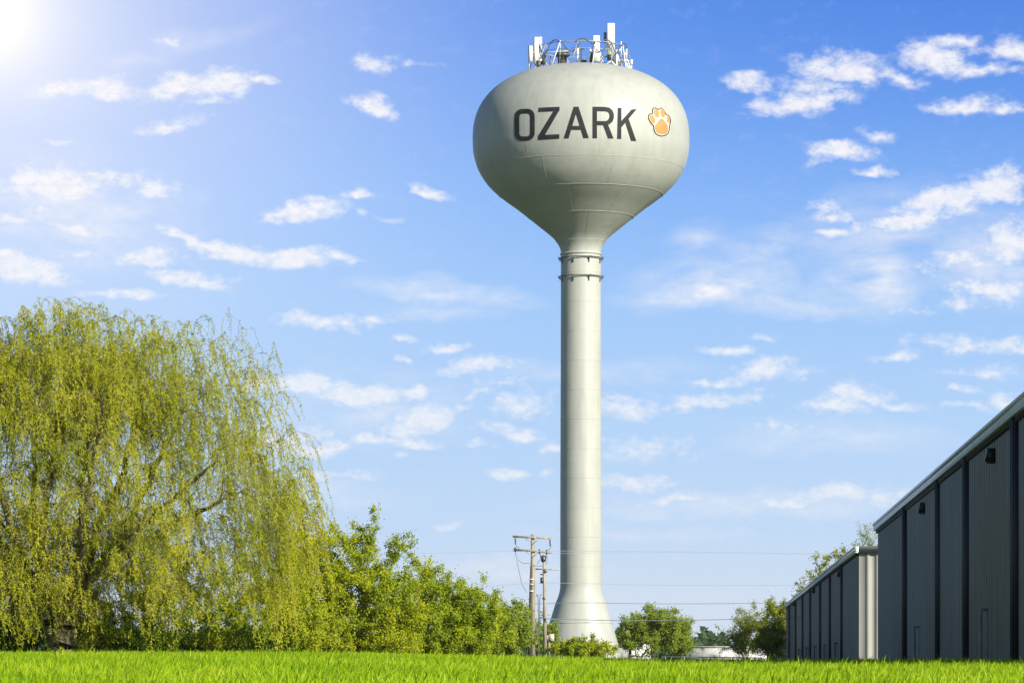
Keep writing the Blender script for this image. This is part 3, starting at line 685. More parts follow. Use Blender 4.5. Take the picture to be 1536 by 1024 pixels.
    for (px, py) in pipes:
        s = s_at(px); y = s-s0; z = (HZ-py)/F*s*.998; mb = MB()
        mb.tube([(-.05, y, z), (-.26, y, z)], .035, 8); mb.tube([(-.23, y, z0), (-.23, y, z+.03)], .035, 8)
        mb.box((-.10, y-.03, z0), (-.065, y+.03, z-.03)); mb.build('vent_pipe', m_teal if py < 945 else m_black, b)
    return b
sN = s_at(1318)
warehouse('large dark grey ribbed metal building at the right edge with pale gutter', s_at(1680), sN, .853*BX, 22,
          [1362.3, 1413.3, 1455.8, 1530, 1640], [(1485, 684), (1383, 762), (1600, 600)], [(1485, 914), (1382, 940), (1600, 885)], False, .78, 0)
s2 = s_at(1288.5)
warehouse('long low dark grey building further back with a beige sunlit end wall', s2, s_at(1180.5), .812*BX, 15,
          [1266.3, 1248.5, 1233.5, 1218.4, 1206.8, 1196, 1186.2], [(1258.8, 860), (1220.5, 885), (1191, 905)], [(1258.8, 964), (1241.8, 967), (1226.8, 969), (1214, 971), (1201.9, 973.5)], True, .78, 0)

# ------------------------------------------------------------------ poles and wires
m_wood = simple('pale weathered pole wood', (.40, .35, .25), (.24, .20, .14), scale=5, rough=.85, stretch=(1, 1, .15), bump=.4)
m_wood2 = simple('dark tarred pole wood', (.10, .075, .05), (.05, .04, .03), scale=5, rough=.9, stretch=(1, 1, .12), bump=.4)
m_ins = simple('insulator', (.05, .05, .06), rough=.3)
m_porc = simple('porcelain', (.7, .72, .74), rough=.3)
PD = 262.0; sp_ = PD/F
def pole_local(px0, D):
    o = P(px0, 0, D); z = float(gz(o[0], D))-.2; org = np.array([o[0], D, z]); return org, (lambda px, py, dy=0: P(px, py, D+dy)-org)
org, Q = pole_local(799, PD)
pole = empty('utility_pole', org, 'taller pale wooden utility pole with two crossarms, left of the tower base', 'utility pole', 'utility poles by the tower')
mb = MB(); b0 = Q(798.8, 985); mb.tube([b0*[1, 1, 0], Q(799.2, 848), Q(799, 801)], [.21, .17, .13], 12); mb.build('post', m_wood, pole, True)
mb = MB(); mb.tube([(Q(794.6, 985)*[1, 1, 0])+np.array([0, -.1, 0]), Q(795.8, 900, -.1), Q(797, 848, -.1)], [.15, .13, .09], 10); mb.build('tarred_brace_post', m_wood2, pole, True)
for (ya, yb, xa, xb) in ((804, 807, 769, 826), (823.5, 828, 770.5, 828)):
    mb = MB(); a, b = Q(xa, ya, -.2), Q(xb, yb, -.2); X = (b-a)/2; mb.obox((a+b)/2, X, (0, .06, 0), (0, 0, .075)); arm = mb.build('crossarm', m_wood, pole)
    mb = MB(); c = Q(799, ya+11.5, -.22)
    for xx in (788, 811): mb.tube([Q(xx, ya+2.3, -.22), c], .028, 6)
    mb.build('brace', m_galv, arm)
    for xx in ((773, 825) if ya < 810 else (773, 809, 820)):
        mb = MB(); zz = ya+(yb-ya)*(xx-xa)/(xb-xa)
        if ya < 810: p0 = Q(xx, zz+2, -.2); rad = ((0, .03), (1, .07), (2, .04), (3, .07), (4, .03), (5, .06), (6, .02))
        else: p0 = Q(xx, zz-3.5, -.2); rad = ((0, .03), (1, .09), (2, .06), (3, .09), (4, .06), (4.5, .03))
        mb.tube([p0-np.array([0, 0, t*.085]) for t, _ in rad], [r for _, r in rad], 10); mb.build('insulator', m_ins, arm, True)
def sagging(a, b, sag, n=14): return [a+(b-a)*t-np.array([0, 0, sag*4*t*(1-t)]) for t in np.linspace(0, 1, n)]
mb = MB()
def curve(pts): mb.tube(catmull(np.array(pts), 5), .018, 5)
curve([Q(773, 812, -.2), Q(774, 818, -.2), Q(779, 822, -.2), Q(777, 826, -.2)]); curve([Q(773, 826, -.2), Q(775, 836, -.2), Q(783, 843.5, -.2), Q(796, 844.5, -.2)])
curve([Q(825, 814, -.2), Q(826.5, 820, -.2), Q(821, 826, -.2)]); curve([Q(820, 829, -.2), Q(821, 840, -.2), Q(817, 847, -.2), Q(806, 848.5, -.2), Q(800, 847, -.2)])
curve([Q(809, 828, -.2), Q(812, 835, -.2), Q(806, 845, -.2)]); curve([Q(775, 840, -.2), Q(779, 858, -.2), Q(783, 876, -.2), Q(790, 888, 0)])
mb.build('jumper_wire', m_cable, pole)
for yy in (868.5, 876, 886): mb = MB(); mb.obox(Q(797, yy, -.15), (.17, 0, 0), (0, .16, 0), (0, 0, .045)); mb.build('strap', m_porc, pole)
org2, Q = pole_local(817, PD-4)
pole2 = empty('utility_pole', org2, 'shorter pale wooden utility pole with a dark transformer cap, nearest the tower base', 'utility pole', 'utility poles by the tower')
mb = MB(); mb.tube([Q(817.6, 985)*[1, 1, 0], Q(817.3, 920), Q(815.8, 835)], [.15, .13, .10], 12); mb.build('post', m_wood, pole2, True)
mb = MB(); c0 = Q(815.2, 838); mb.tube([c0+np.array([0, 0, z]) for z in (-.25, -.15, .05, .15, .25, .3)], [.10, .19, .2, .12, .14, .05], 12); mb.tube([c0+np.array([-.18, 0, .1]), c0+np.array([-.22, 0, .3])], .05, 8); mb.tube([c0+np.array([.15, 0, .0]), c0+np.array([.2, 0, .25])], .05, 8); mb.build('transformer_cap', m_ins, pole2, True)
mb = MB(); a, b = Q(803, 852.8, -.15), Q(840, 854, -.15); mb.obox((a+b)/2, (b-a)/2, (0, .05, 0), (0, 0, .05)); mb.build('crossarm', m_wood, pole2)
for yy, x_ in ((861, 813), (870, 813), (897, 815.5), (928, 817), (857, 818.5)): mb = MB(); mb.obox(Q(x_, yy, -.1), (.13, 0, 0), (0, .12, 0), (0, 0, .05 if yy != 870 else .22)); mb.build('bracket', m_ins, pole2)
mb = MB(); o_ = Q(805, 935); mb.tube(catmull(np.array([Q(808, 985)*[1, 1, 0], Q(807.5, 930), Q(807, 896), Q(805.5, 891), Q(804.8, 894)]), 5), .03, 6)
mb.tube(catmull(np.array([Q(810, 985)*[1, 1, 0], Q(809, 930), Q(810, 895), Q(813, 891)]), 5), .03, 6); mb.build('riser_cable', m_cable, pole2)
# meter box on its own little post
org3, Q = pole_local(826, PD-6)
bx = empty('meter_box', org3, 'small beige utility box on a short post beside the tower foot', 'utility box')
mb = MB(); c = Q(827.3, 955.5); mb.obox(c, (.19, 0, 0), (0, .15, 0), (0, 0, .27)); mb.obox(c+np.array([-.28, .02, -.03]), (.07, 0, 0), (0, .1, 0), (0, 0, .2)); mb.build('cabinet', simple('beige enamel', (.62, .56, .42), rough=.5), bx)
mb = MB(); mb.tube([Q(823.6, 990)*[1, 1, 0], Q(823.6, 958)], .055, 8); mb.build('post', m_wood, bx)
# wires: whole spans between poles outside the picture
m_wire = simple('wire', (.42, .45, .48), rough=.5); m_wired = simple('dark wire', (.2, .22, .25), rough=.5)
def wire(label, pts, D, r, mat):
    q = catmull(np.array([P(x, y, D) for x, y in pts]), 10); mb = MB(); mb.tube(q-q[0], r, 5); o = mb.build('power_line', mat, None, origin=None); o.location = tuple(q[0]); return tag(o, label, 'power line', 'power lines crossing past the tower')
wire('highest thin power line, level with the lower crossarm', [(-500, 836), (300, 834), (640, 829.5), (771, 826), (1000, 826.5), (1190, 829), (1500, 830), (2000, 828)], PD-.1, .013, m_wire)
wire('thin power line just under the highest one right of the tower', [(809, 828), (837, 829.5), (1000, 827.8), (1300, 831), (2000, 832)], PD-.2, .011, m_wire)
wire('second power line down, crossing the lower shaft', [(-500, 888), (400, 889), (690, 880), (799, 874), (871, 874.5), (1000, 877), (1190, 877), (1500, 874), (2000, 868)], PD-.4, .015, m_wire)
wire('third power line down, crossing the flare of the tower base', [(-500, 925), (600, 912), (775, 906), (871, 903.5), (1000, 905), (1190, 903.5), (1500, 899), (2000, 893)], PD-1, .020, m_wired)
wire('lowest heavy cable, crossing the white cone of the base', [(817, 927), (860, 928.5), (930, 930), (1030, 929.5), (1110, 928), (1300, 924), (2000, 915)], PD-4.4, .026, m_wired)
mb = MB(); q0 = P(817, 927, PD-4.5); 
mb.tube([P(x, y, PD-4.5)-q0 for x, y in ((817, 927), (850, 930.6), (856, 929), (862, 929.4), (872, 932.6), (884, 932.8), (889, 930))], .022, 5)
o = mb.build('power_line', m_wire); o.location = tuple(q0); tag(o, 'short loosely lashed cable looping below the lowest heavy cable', 'power line', 'power lines crossing past the tower')

# ------------------------------------------------------------------ low things beyond
m_conc = simple('pale concrete', (.62, .61, .57), (.13, .13, .15), scale=.8, rough=.8, lo=.36, hi=.52, detail=8)
def shed(label, px0, px1, py0, D, dep, name='low_wall', mat=None, cat='wall'):
    a = P(px0, py0, D); b = P(px1, py0, D); z0 = float(gz((a[0]+b[0])/2, D))-.3; c = np.array([(a[0]+b[0])/2, D, z0]); e = empty(name, c, label, cat)
    hw = (b[0]-a[0])/2; h = a[2]-z0; mb = MB(); mb.box((-hw, 0, 0), (hw, dep, h-.15)); mb.build('panel', mat or m_conc, e)
    mb = MB(); mb.box((-hw-.1, -.1, h-.148), (hw+.1, dep+.1, h)); mb.build('coping', simple('coping', (.5, .48, .42), rough=.8), e)
shed('low stained white wall in the gap between the round tree and the shrubs', 1031, 1150, 968.5, 380, .5)
shed('small white shed half hidden behind the round tree', 917, 976, 958, 345, 3.0, 'shed', simple('shed white', (.72, .71, .67), rough=.6), 'shed')
# thin rail
a = P(998, 984.5, 250); b = P(1142, 986, 250); z0 = float(gz(a[0], 250)); e = empty('guard_rail', (a[0], 250, z0), 'low thin metal rail at the grass edge right of the tower', 'rail')
mb = MB(); mb.tube([(0, 0, a[2]-z0), (b[0]-a[0], 0, b[2]-z0)], .04, 6); mb.build('rail', m_galv, e)
for k in range(6):
    x = (b[0]-a[0])*k/5; mb = MB(); mb.tube([(x, 0, -.2), (x, 0, a[2]-z0+(b[2]-a[2])*k/5+.03)], .04, 6); mb.build('post', m_galv, e)

# ------------------------------------------------------------------ trees
def segs_mesh(segs, n=5):
    """segs (m,8): p0 p1 r0 r1 -> frusta"""
    segs = np.asarray(segs); m = len(segs); p0, p1, r0, r1 = segs[:, :3], segs[:, 3:6], segs[:, 6], segs[:, 7]
    T = p1-p0; T /= np.linalg.norm(T, axis=1)[:, None]+1e-9
    ref = np.where(np.abs(T[:, 2:3]) < .9, np.array([[0, 0, 1.0]]), np.array([[1.0, 0, 0]]))
    A = np.cross(T, ref); A /= np.linalg.norm(A, axis=1)[:, None]+1e-9; B = np.cross(T, A)
    th = 2*np.pi*np.arange(n)/n; c = np.cos(th)[None, :, None]; s = np.sin(th)[None, :, None]
    ringv = A[:, None]*c+B[:, None]*s
    V = np.concatenate([p0[:, None]+ringv*r0[:, None, None], p1[:, None]+ringv*r1[:, None, None]], 1).reshape(-1, 3)
    b = (np.arange(m)*2*n)[:, None]; k = np.arange(n); kn = (k+1) % n
    Fq = np.stack([b+k, b+kn, b+n+kn, b+n+k], -1).reshape(-1, 4)
    return V, Fq
def leaf_mesh(pos, axis, nrm, ln, wd, tint):
    """rhombic leaves: base at pos, pointing along axis"""
    axis = axis/(np.linalg.norm(axis, axis=1)[:, None]+1e-9); sd_ = np.cross(axis, nrm); sd_ /= np.linalg.norm(sd_, axis=1)[:, None]+1e-9
    up_ = np.cross(sd_, axis); n = len(pos); L_ = ln[:, None]; W = wd[:, None]
    V = np.stack([pos, pos+axis*L_*.42+sd_*W*.5+up_*W*.12, pos+axis*L_, pos+axis*L_*.42-sd_*W*.5+up_*W*.12], 1).reshape(-1, 3)
    b = (np.arange(n)*4)[:, None]; Fq = b+np.array([0, 1, 2, 3]); return V, Fq, np.repeat(tint, 4)
def tree(name, label, cat, D, base_px, ells, ntarget, nleaf, leaf, mats, seed, group=None, trunk_r=.12, scatter=.28, stems=1, upbias=.35, droop=0.0, trunk_top=None, shell=.5, jag=.42):
    """crown filled from ellipsoids given in photo px at distance D (cx,cy,rx,ry,depth m)"""
    rg = np.random.default_rng(seed); px_ = D/F
    bp = P(base_px, 990, D); bz = float(gz(bp[0], D))-.1; org = np.array([bp[0], D, bz])
    E = np.array([(*P(cx, cy, D), rx*px_, dp, ry*px_) for cx, cy, rx, ry, dp in ells]); vol = E[:, 3]*E[:, 4]*E[:, 5]
    which = rg.choice(len(E), ntarget, p=vol/vol.sum())
    d = rg.normal(size=(ntarget, 3)); d /= np.linalg.norm(d, axis=1)[:, None]
    lump = 1+jag*np.sin(d[:, 0]*5+which*2+seed)*np.sin(d[:, 2]*6+which)+jag*.5*rg.normal(size=ntarget)
    rad = rg.random(ntarget)**(1/3*shell*2)*lump
    T = E[which, :3]+d*rad[:, None]*E[which, 3:6]; T = T[T[:, 2] > bz+.15]
    T -= org
    # skeleton by nearest-node growth
    nodes = [np.zeros(3)]; par = [-1]
    tt = (P(*trunk_top, D)-org) if trunk_top else None
    if stems == 1:
        top = tt if tt is not None else np.array([0, 0, .45*T[:, 2].max()])
        for k in range(1, 6):
            nodes.append(top*k/5+np.array([rg.normal()*.05, rg.normal()*.05, 0])*top[2]*.3); par.append(len(nodes)-2)
    else:
        for s_ in range(stems):
            a = rg.random()*2*np.pi; q = 0; spread = (T[:, 0].max()-T[:, 0].min())*.25
            for k in range(1, 4):
                nodes.append(np.array([math.cos(a)*spread*k/3, math.sin(a)*spread*.6*k/3, T[:, 2].max()*.13*k])); par.append(q); q = len(nodes)-1
    NA = np.zeros((len(nodes)+len(T)*3, 3)); NA[:len(nodes)] = nodes; cnt = len(nodes)
    T = T[np.argsort(np.linalg.norm(T-NA[cnt-1]*.5, axis=1))]; tips = []
    for t in T:
        dd = NA[:cnt]-t; c = np.sqrt((dd**2).sum(1))+np.maximum(NA[:cnt, 2]-t[2], 0)*.8; j = int(np.argmin(c[1:]))+1 if cnt > 1 else 0
        a = NA[j]; v = t-a; l = np.linalg.norm(v); prev = j
        for k in (1/3, 2/3, 1.0):
            p = a+v*k+rg.normal(size=3)*l*.05*(k < 1)+np.array([0, 0, l*.12*math.sin(math.pi*k)-droop*l*k*k])
            NA[cnt] = p; par.append(prev); prev = cnt; cnt += 1
        tips.append(prev)
    par = np.array(par); w_ = np.zeros(cnt); w_[tips] = 1.0
    for i in range(cnt-1, 0, -1): w_[par[i]] += w_[i]
    r = trunk_r*(np.maximum(w_, .6)/w_[0])**.45; r = np.maximum(r, .004 if D < 200 else .012)
    i = np.arange(1, cnt); segs = np.concatenate([NA[par[i]], NA[i], r[par[i]][:, None], r[i][:, None]], 1)
    segs[:, 6] = np.minimum(segs[:, 6], segs[:, 7]*1.8)
    e = empty(name, org, label, cat, group)
    V, Fq = segs_mesh(segs, 6); mesh_np('trunk', V, [Fq], mats[0], e, smooth=True)
    # leaves gathered round the outer two thirds of the twigs
    src = rg.integers(0, len(tips), nleaf); tip = np.array(tips)[src]; par_t = par[tip]; gp = par[par_t]
    u = rg.random(nleaf)[:, None]; base = np.where(u < .6, NA[tip]+(NA[par_t]-NA[tip])*(u/.6), NA[par_t]+(NA[gp]-NA[par_t])*((u-.6)/.4))
    pos = base+rg.normal(size=(nleaf, 3))*scatter*.8*(.3+.7*rg.random((nleaf, 1)))
    ax = rg.normal(size=(nleaf, 3))+np.array([0, 0, .1-droop*2])+(NA[tip]-NA[gp])*1.2; nr = rg.normal(size=(nleaf, 3))*.9+np.array([0, 0, upbias*1.5])+sun_dir*1.4
    tb = rg.random(len(tips)); tint = np.clip(.55*rg.random(nleaf)+.45*tb[src], 0, 1)
    V, Fq, ti = leaf_mesh(pos, ax, nr, leaf[0]*(.6+.8*rg.random(nleaf)), leaf[1]*(.6+.8*rg.random(nleaf)), tint)
    keep = np.repeat(pos[:, 2] > -.1, 4); mesh_np('crown', V, [Fq], mats[1], e, tint=ti)
    return e
m_bark = simple('bark', (.12, .10, .07), (.06, .05, .035), scale=8, rough=.9, bump=.5)
m_barkl = simple('pale twig bark', (.22, .19, .13), (.13, .11, .07), scale=8, rough=.9)
m_willowbark = simple('willow bark', (.17, .15, .06), (.07, .06, .035), scale=3, rough=.9, bump=.3)
m_leafA = leafmat('bright shrub leaves', [(.12, .17, .010), (.30, .37, .013), (.48, .52, .02), (.66, .66, .045)], trans=.5, patch=.4)
m_leafA2 = leafmat('fresh shrub leaves', [(.11, .17, .012), (.27, .36, .016), (.45, .51, .022), (.64, .65, .045)], trans=.5, patch=.4)
m_leafB = leafmat('mid green leaves', [(.12, .18, .022), (.24, .32, .032), (.37, .45, .04), (.52, .56, .06)], trans=.5, patch=.4)
m_leafC = leafmat('yellowing leaves', [(.11, .16, .02), (.23, .28, .03), (.38, .40, .035), (.56, .52, .05)], trans=.5, patch=.5)
m_leafF = leafmat('far leaves', [(.035, .07, .025), (.06, .105, .04), (.09, .14, .05)], trans=.3)
m_leafD = leafmat('dark undergrowth leaves', [(.08, .15, .012), (.17, .27, .016), (.28, .38, .022), (.42, .50, .04)], trans=.4)
G = 'shrubs and trees along the field edge'
tree('shrub', 'tall bright green shrub leaning out beside the willow', 'shrub', 118, 520, [(480,890,90,80,2.2),(535,865,70,66,2.0),(575,910,75,68,2.2),(540,815,30,30,.8),(590,835,36,22,.8),(470,840,60,50,1.6),(620,850,26,20,.6),(560,785,14,26,.5),(598,812,26,12,.5),(638,842,14,14,.4),(510,800,22,22,.6),(450,930,80,60,2.2),(530,945,110,45,2.2),(540,968,110,24,2.2)], 900, 84000, (.095, .05), (m_bark, m_leafA), 11, G, .12, .17, stems=6)
tree('shrub', 'bright green bushy shrub in the middle of the hedge row', 'shrub', 138, 665, [(660,920,85,62,2.2),(640,885,50,32,1.6),(690,900,46,36,1.6),(715,935,40,45,1.6),(672,868,12,20,.5),(700,878,14,18,.5),(735,905,12,18,.5),(600,930,50,50,2),(660,955,95,36,2.2),(660,970,95,22,2.2)], 700, 74000, (.10, .055), (m_bark, m_leafA2), 12, G, .10, .18, stems=6)
tree('shrub', 'darker olive shrub just left of the utility poles', 'shrub', 205, 760, [(752,940,42,46,2.2),(775,945,26,36,2),(742,912,14,16,1),(725,950,40,34,2)], 320, 24000, (.15, .09), (m_bark, m_leafB), 13, G, .10, .24, stems=5)
tree('shrub', 'thin dark shrub standing behind the two utility poles', 'shrub', 270, 812, [(812,955,26,30,1.6),(828,960,14,28,1.2),(798,960,18,28,1.4)], 150, 7000, (.17, .10), (m_bark, m_leafB), 14, G, .08, .28, stems=4)
tree('bush', 'low yellow-green bush growing against the foot of the tower', 'bush', 252, 872, [(868,973,38,14,1.5),(860,966,16,9,1),(895,975,28,10,1.2),(838,974,18,8,1)], 170, 9500, (.19, .11), (m_bark, m_leafA), 15, G, .05, .22, stems=6)
tree('round_tree', 'round dark green tree with a visible trunk right of the tower', 'tree', 300, 945, [(960,940,34,26,2),(985,930,36,22,2),(1005,950,30,30,2),(940,955,20,18,1.5),(975,960,40,20,2),(1022,965,16,20,1.2)], 380, 30000, (.17, .10), (m_bark, m_leafB), 16, G, .16, .30, trunk_top=(945,950))
tree('shrub', 'sparse twiggy shrub between the round tree and the far wood', 'shrub', 330, 1030, [(1030,955,18,26,1.5),(1022,935,12,14,1)], 110, 2200, (.17, .09), (m_barkl, m_leafB), 17, G, .07, .3, stems=4)
tree('shrub', 'brownish thin shrub left of the long low building', 'shrub', 322, 1120, [(1115,955,28,30,2),(1130,935,24,26,2),(1105,965,20,22,2)], 260, 9000, (.17, .09), (m_barkl, m_leafC), 18, G, .09, .32, stems=5)
tree('shrub', 'yellow-green dense shrub touching the far corner of the long building', 'shrub', 316, 1165, [(1163,945,26,40,2),(1172,925,20,26,2),(1150,965,22,24,2)], 300, 16000, (.18, .11), (m_bark, m_leafC), 19, G, .10, .32, stems=5)
tree('tree', 'leafy tree whose yellowish twigs stick out above the low building roof', 'tree', 330, 1235, [(1215,870,22,22,1.5),(1240,850,22,26,1.5),(1260,835,20,20,1.5),(1200,890,14,14,1.2),(1245,890,40,40,2)], 200, 5200, (.19, .11), (m_barkl, m_leafC), 20, G, .14, .30, trunk_top=(1240, 920), jag=.45)
tree('tree', 'pale grey thinly leaved tree peeping over the roof beside the large building', 'tree', 400, 1300, [(1298,810,20,28,2),(1300,850,30,40,2)], 260, 3600, (.17, .09), (m_barkl, m_leafB), 21, G, .16, .34, trunk_top=(1300, 900), jag=.35)
# undergrowth beneath the willow
for k, (px, top, wd, yD) in enumerate(((-70, 880, 70, 104), (25, 905, 55, 104), (130, 930, 50, 103), (215, 935, 60, 103), (310, 945, 70, 104), (395, 938, 60, 104), (455, 920, 60, 104), (150, 870, 150, 108), (340, 850, 150, 109), (0, 850, 130, 108))):
    lab = ['leafy undergrowth clump cut by the left picture edge below the willow', 'low green undergrowth clump left of the willow trunk', 'small undergrowth clump in front of the willow trunk', 'undergrowth clump under the left middle of the willow', 'undergrowth clump under the hanging yellow strands',
           'undergrowth clump under the right skirt of the willow', 'dark undergrowth clump where willow and tall shrub meet', 'dark bush behind the willow trunk', 'dark bush behind the right half of the willow', 'dark bush behind the left edge of the willow'][k]
    tree('bush', lab, 'bush', yD, px, [(px, 975-(975-top)*.45, wd, (975-top)*.6, 1.2)], 190, 9000 if k < 7 else 24000, (.085, .045), (m_bark, m_leafD if k % 2 else m_leafA), 40+k, 'undergrowth below the willow', .04, .16, stems=6)
# far wood: one mass of foliage
rgf = np.random.default_rng(5); n = 60000; px = rgf.uniform(-700, 2300, n); D = rgf.uniform(700, 820, n)
hh = 24+9*np.sin(px*.021)+7*np.sin(px*.083+1)+5*np.sin(px*.21)+3*np.sin(px*.6)
cl = rgf.random(n)**.6; Z = (HZ-(996-(hh+14)*cl))/F*D; X = (px-768)/F*D; pos = np.stack([X, D, Z], 1)+rgf.normal(size=(n, 3))*.4
V, Fq, ti = leaf_mesh(pos, rgf.normal(size=(n, 3)), rgf.normal(size=(n, 3))+[0, -.5, 1.0], np.full(n, 1.5), np.full(n, 1.1), rgf.random(n))
fw = mesh_np('far_wood', V, [Fq], m_leafF, tint=ti); tag(fw, 'distant hazy tree line on the horizon', 'wood', kind='stuff')

# ------------------------------------------------------------------ the willow
def willow():
    D = 101.0; k = D/F; rg = np.random.default_rng(99)
    bp = P(92, 990, D); bz = float(gz(bp[0], D))-.1; org = np.array([bp[0], D, bz])
    e = empty('willow_tree', org, 'huge weeping willow with yellow-green hanging strands filling the left of the picture', 'tree')
    W = lambda px, py, dy=0.0: P(px, py, D)*np.array([1, 1, 1])+np.array([0, dy, 0])-org
    segs = []; anchors = []       # anchors: (point, outward direction)
    def limb(pts, r0, r1, n=14):
        q = catmull(np.array(pts), max(2, n//(len(pts)-1))); rr_ = np.linspace(r0, r1, len(q))
        q[1:-1] += rg.normal(size=q[1:-1].shape)*.04
        for i in range(len(q)-1): segs.append((*q[i], *q[i+1], rr_[i], rr_[i+1]))
        return q, rr_
    trunk_top = W(120, 880); limb([np.zeros(3), W(98, 930), trunk_top], .42, .34)
    t2 = W(60, 890, .3); limb([np.array([-.1, .1, 0]), W(75, 930, .2), t2], .32, .26)
    # main limbs: start, mid, end in photo px with a depth
    main = [(trunk_top, (165, 825, .2), (230, 700, .8), (275, 600, 1.0), (.22)),
            (trunk_top, (170, 830, -.5), (255, 760, -1.2), (330, 700, -1.8), (.20)),
            (trunk_top, (180, 835, .5), (280, 770, 1.2), (350, 735, 1.8), (.17)),
            (trunk_top, (140, 800, .8), (175, 700, 1.6), (205, 600, 1.8), (.20)),
            (trunk_top, (130, 800, -1), (155, 690, -2), (170, 600, -2.4), (.20)),
            (trunk_top, (120, 810, 1.4), (110, 700, 2.6), (130, 600, 3.2), (.18)),
            (t2, (60, 810, 0), (75, 700, .3), (85, 600, .4), (.20)),
            (t2, (30, 820, -1), (10, 710, -2.0), (15, 610, -2.4), (.18)),
            (t2, (10, 830, .6), (-60, 730, 1.2), (-80, 650, 1.4), (.18)),
            (t2, (-10, 850, -1), (-100, 790, -1.8), (-150, 740, -2), (.15)),
            (t2, (40, 800, 1.8), (30, 690, 3), (35, 610, 3.6), (.17)),
            (trunk_top, (150, 860, -1.2), (220, 800, -2.6), (270, 760, -3.4), (.16)),
            (trunk_top, (130, 850, -1.5), (140, 780, -3.0), (150, 730, -3.8), (.16))]
    NA = []; NR = []
    for (s0, *pp, r0) in main:
        q, rr_ = limb([s0]+[W(*p) for p in pp], r0, .03, 20)
        NA += list(q[3:]); NR += list(rr_[3:])
    # targets through the dome; each joins the nearest wood by an arching branch
    EL = [(120, 700, 330, 235, 4.6, 1.0), (380, 715, 90, 190, 2.6, .13), (310, 580, 125, 128, 2.6, .26), (90, 550, 115, 112, 3.0, .34), (190, 555, 90, 95, 2.4, .18), (-20, 550, 90, 95, 2.6, .2), (430, 770, 50, 90, 1.6, .05), (-180, 720, 120, 170, 3, .3), (350, 560, 80, 85, 1.6, .10), (240, 840, 190, 90, 3.6, .35), (20, 850, 170, 90, 3.6, .45)]
    wts = np.array([e_[5] for e_ in EL]); NTG = 2900; wh = rg.choice(len(EL), NTG, p=wts/wts.sum()); tg = []
    for w__ in wh:
        cx, cy, rx, ry, dp, _ = EL[w__]; d_ = rg.normal(size=3); d_ /= np.linalg.norm(d_); r_ = rg.random()**.42
        tg.append(W(cx, cy)+d_*r_*np.array([rx*k, dp, ry*k]))
    tg = [t_ for t_ in tg if t_[2] > 1.1]
    c0_ = W(120, 800); tg.sort(key=lambda t_: np.linalg.norm(t_-c0_))
    A_ = np.zeros((len(NA)+len(tg)*4+10, 3)); A_[:len(NA)] = NA; RR = list(NR); cnt = len(NA); P0, Dr = [], []
    for t_ in tg:
        v_ = A_[:cnt]-t_; c_ = np.sqrt((v_**2).sum(1))+np.maximum(A_[:cnt, 2]-t_[2]+.1, 0)*1.2-np.array(RR)*2.5; j = int(np.argmin(c_))
        a_ = A_[j].copy(); v = t_-a_; l = np.linalg.norm(v)
        if l < .15: continue
        ra = min(RR[j]*.75, .014+.026*l); hv = np.array([v[0], v[1], 0.0]); q = []
        for u_ in (0, .3, .6, .85, 1.0):
            q.append(a_+v*u_+np.array([0, 0, l*.16*math.sin(math.pi*u_)])+rg.normal(size=3)*.035*l*(0 < u_ < 1))
        q.append(t_+hv*(.14)+np.array([0, 0, -.12*l])+rg.normal(size=3)*.03)
        rad_ = np.linspace(ra, .005, len(q))
        for i in range(len(q)-1):
            segs.append((*q[i], *q[i+1], rad_[i], rad_[i+1]))
            for _ in range(int(rg.integers(1, 4)) if i else int(rg.integers(0, 2))):
                P0.append(q[i]+(q[i+1]-q[i])*rg.random()); dd_ = q[i+1]-q[i]; Dr.append(dd_/(np.linalg.norm(dd_)+1e-9)+rg.normal(size=3)*.5+np.array([0, 0, .15]))
        for i in (1, 2, 3, 4): A_[cnt] = q[i]; RR.append(rad_[i]); cnt += 1
    segs_m = np.array(segs)
    P0 = np.array(P0); Dr = np.array(Dr); ns = len(P0)
    pxs = (P0[:, 0]+org[0])/k+768; hgt = P0[:, 2]
    dens_r = np.clip((pxs-190)/150, 0, 1)*np.clip((hgt-4)/3, 0, 1)   # airier towards the upper right
    topthin = np.clip((hgt-7.5)/3, 0, 1)*.22
    kp = rg.random(ns) > np.maximum(.66*dens_r+topthin, .10); P0, Dr, pxs, hgt = P0[kp], Dr[kp], pxs[kp], hgt[kp]; ns = len(P0)
    Ln = rg.uniform(.2, .95, ns)*(1+1.3*(rg.random(ns) < .18))
    Ln = Ln*(1-.35*(hgt < 4.2)*(pxs < 380)); edge = np.clip((pxs-330)/90, 0, 1)*np.clip((9.0-hgt)/3, 0, 1); Ln = Ln*(1+.9*edge); Ln = np.minimum(Ln, np.maximum(P0[:, 2]-.05-rg.random(ns)*.7, .3))
    K = 12; t = np.linspace(0, 1, K)[None, :, None]
    Dr /= np.linalg.norm(Dr, axis=1)[:, None]; out_l = np.minimum(.5, .5*Ln)[:, None, None]
    horiz = Dr[:, None]*out_l*(1-np.exp(-3.2*t))
    wob = np.cumsum(rg.normal(size=(ns, K, 3))*np.array([.026, .026, .006]), axis=1)+rg.normal(size=(ns, 1, 3))*np.array([.16, .16, 0])*t*np.minimum(Ln, 1.2)[:, None, None]
    wind = np.array([.10, 0, 0])[None, None]*(t**1.5)*Ln[:, None, None]
    S3 = P0[:, None]+horiz+wob+wind; S3[:, :, 2] -= (Ln[:, None]*(t[..., 0]**1.25))
    a = S3[:, :-1].reshape(-1, 3); b = S3[:, 1:].reshape(-1, 3)
    rs = np.repeat(np.linspace(.006, .0025, K-1)[None], ns, 0).reshape(-1, 1)
    ss = np.concatenate([a, b, rs, rs*.85], 1)
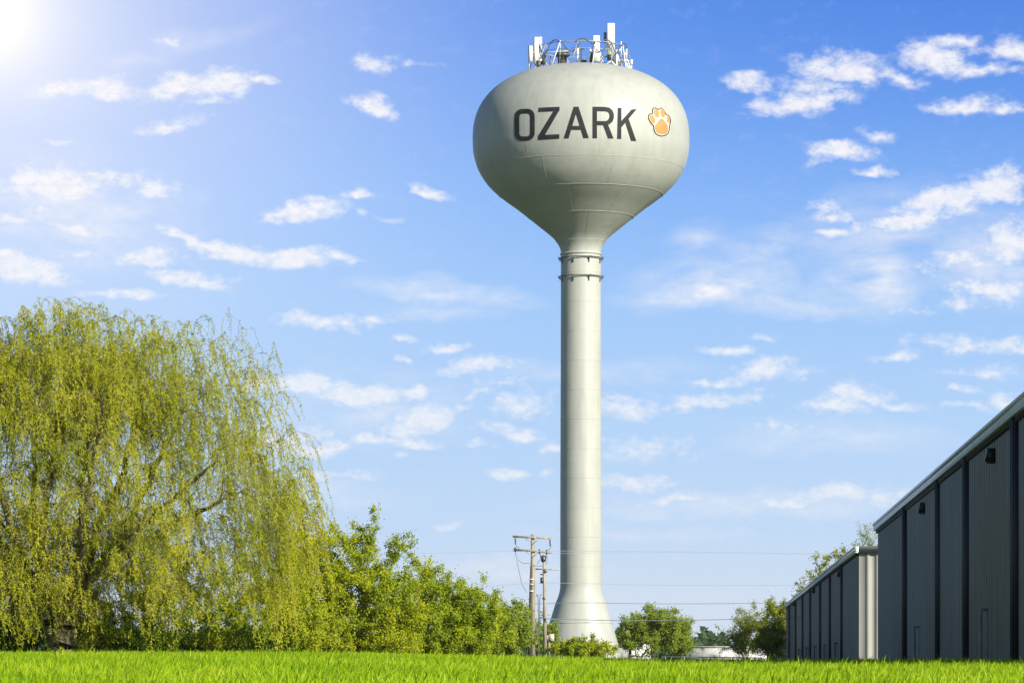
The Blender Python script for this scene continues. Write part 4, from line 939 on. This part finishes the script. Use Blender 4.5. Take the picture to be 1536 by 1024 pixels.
    V1, F1 = segs_mesh(segs_m, 7); mesh_np('trunk', V1, [F1], m_willowbark, e, smooth=True)
    m_str = simple('willow twig', (.36, .31, .06), (.24, .19, .04), scale=3, rough=.7)
    V2, F2 = segs_mesh(ss, 3); mesh_np('hanging_twigs', V2, [F2], m_str, e)
    # leaves along strands
    per = np.maximum((Ln/.032).astype(int), 7); sid = np.repeat(np.arange(ns), per); nl = len(sid)
    u = rg.random(nl)**.85*(K-1); i0 = np.minimum(u.astype(int), K-2); fr = (u-i0)[:, None]
    pos = S3[sid, i0]*(1-fr)+S3[sid, i0+1]*fr; dl = S3[sid, i0+1]-S3[sid, i0]; dl /= np.linalg.norm(dl, axis=1)[:, None]+1e-9
    ax = dl+rg.normal(size=(nl, 3))*.8; nr = rg.normal(size=(nl, 3))*.9+np.array([0, 0, .2])+sun_dir*1.8
    st = rg.random(ns); tint = np.clip(.45*rg.random(nl)+.55*st[sid], 0, 1)
    V3, F3, ti = leaf_mesh(pos+rg.normal(size=(nl, 3))*.012, ax, nr, .05+.065*rg.random(nl), .017+.016*rg.random(nl), tint)
    m_wl = leafmat('willow leaves', [(.21, .27, .012), (.40, .46, .015), (.60, .61, .025), (.78, .74, .10)], trans=.55, patch=.45, pscale=.45)
    mesh_np('crown', V3, [F3], m_wl, e, tint=ti)
    print('willow strands', ns, 'leaves', nl, 'segs', len(segs))
willow()

# ------------------------------------------------------------------ haze
def haze(density):
    mb = MB(); mb.box((-20500, -400, -6), (20500, 2300, 62)); m = bpy.data.materials.new('haze'); m.use_nodes = True; t = m.node_tree; t.nodes.clear()
    o = t.nodes.new('ShaderNodeOutputMaterial'); v = t.nodes.new('ShaderNodeVolumePrincipled'); v.inputs['Color'].default_value = (.86, .92, 1, 1)
    v.inputs['Density'].default_value = density; v.inputs['Anisotropy'].default_value = 0.2; t.links.new(v.outputs[0], o.inputs['Volume'])
    h = mb.build('haze', m); tag(h, 'thin summer haze in the air', 'haze', kind='stuff')
haze(0.00007)
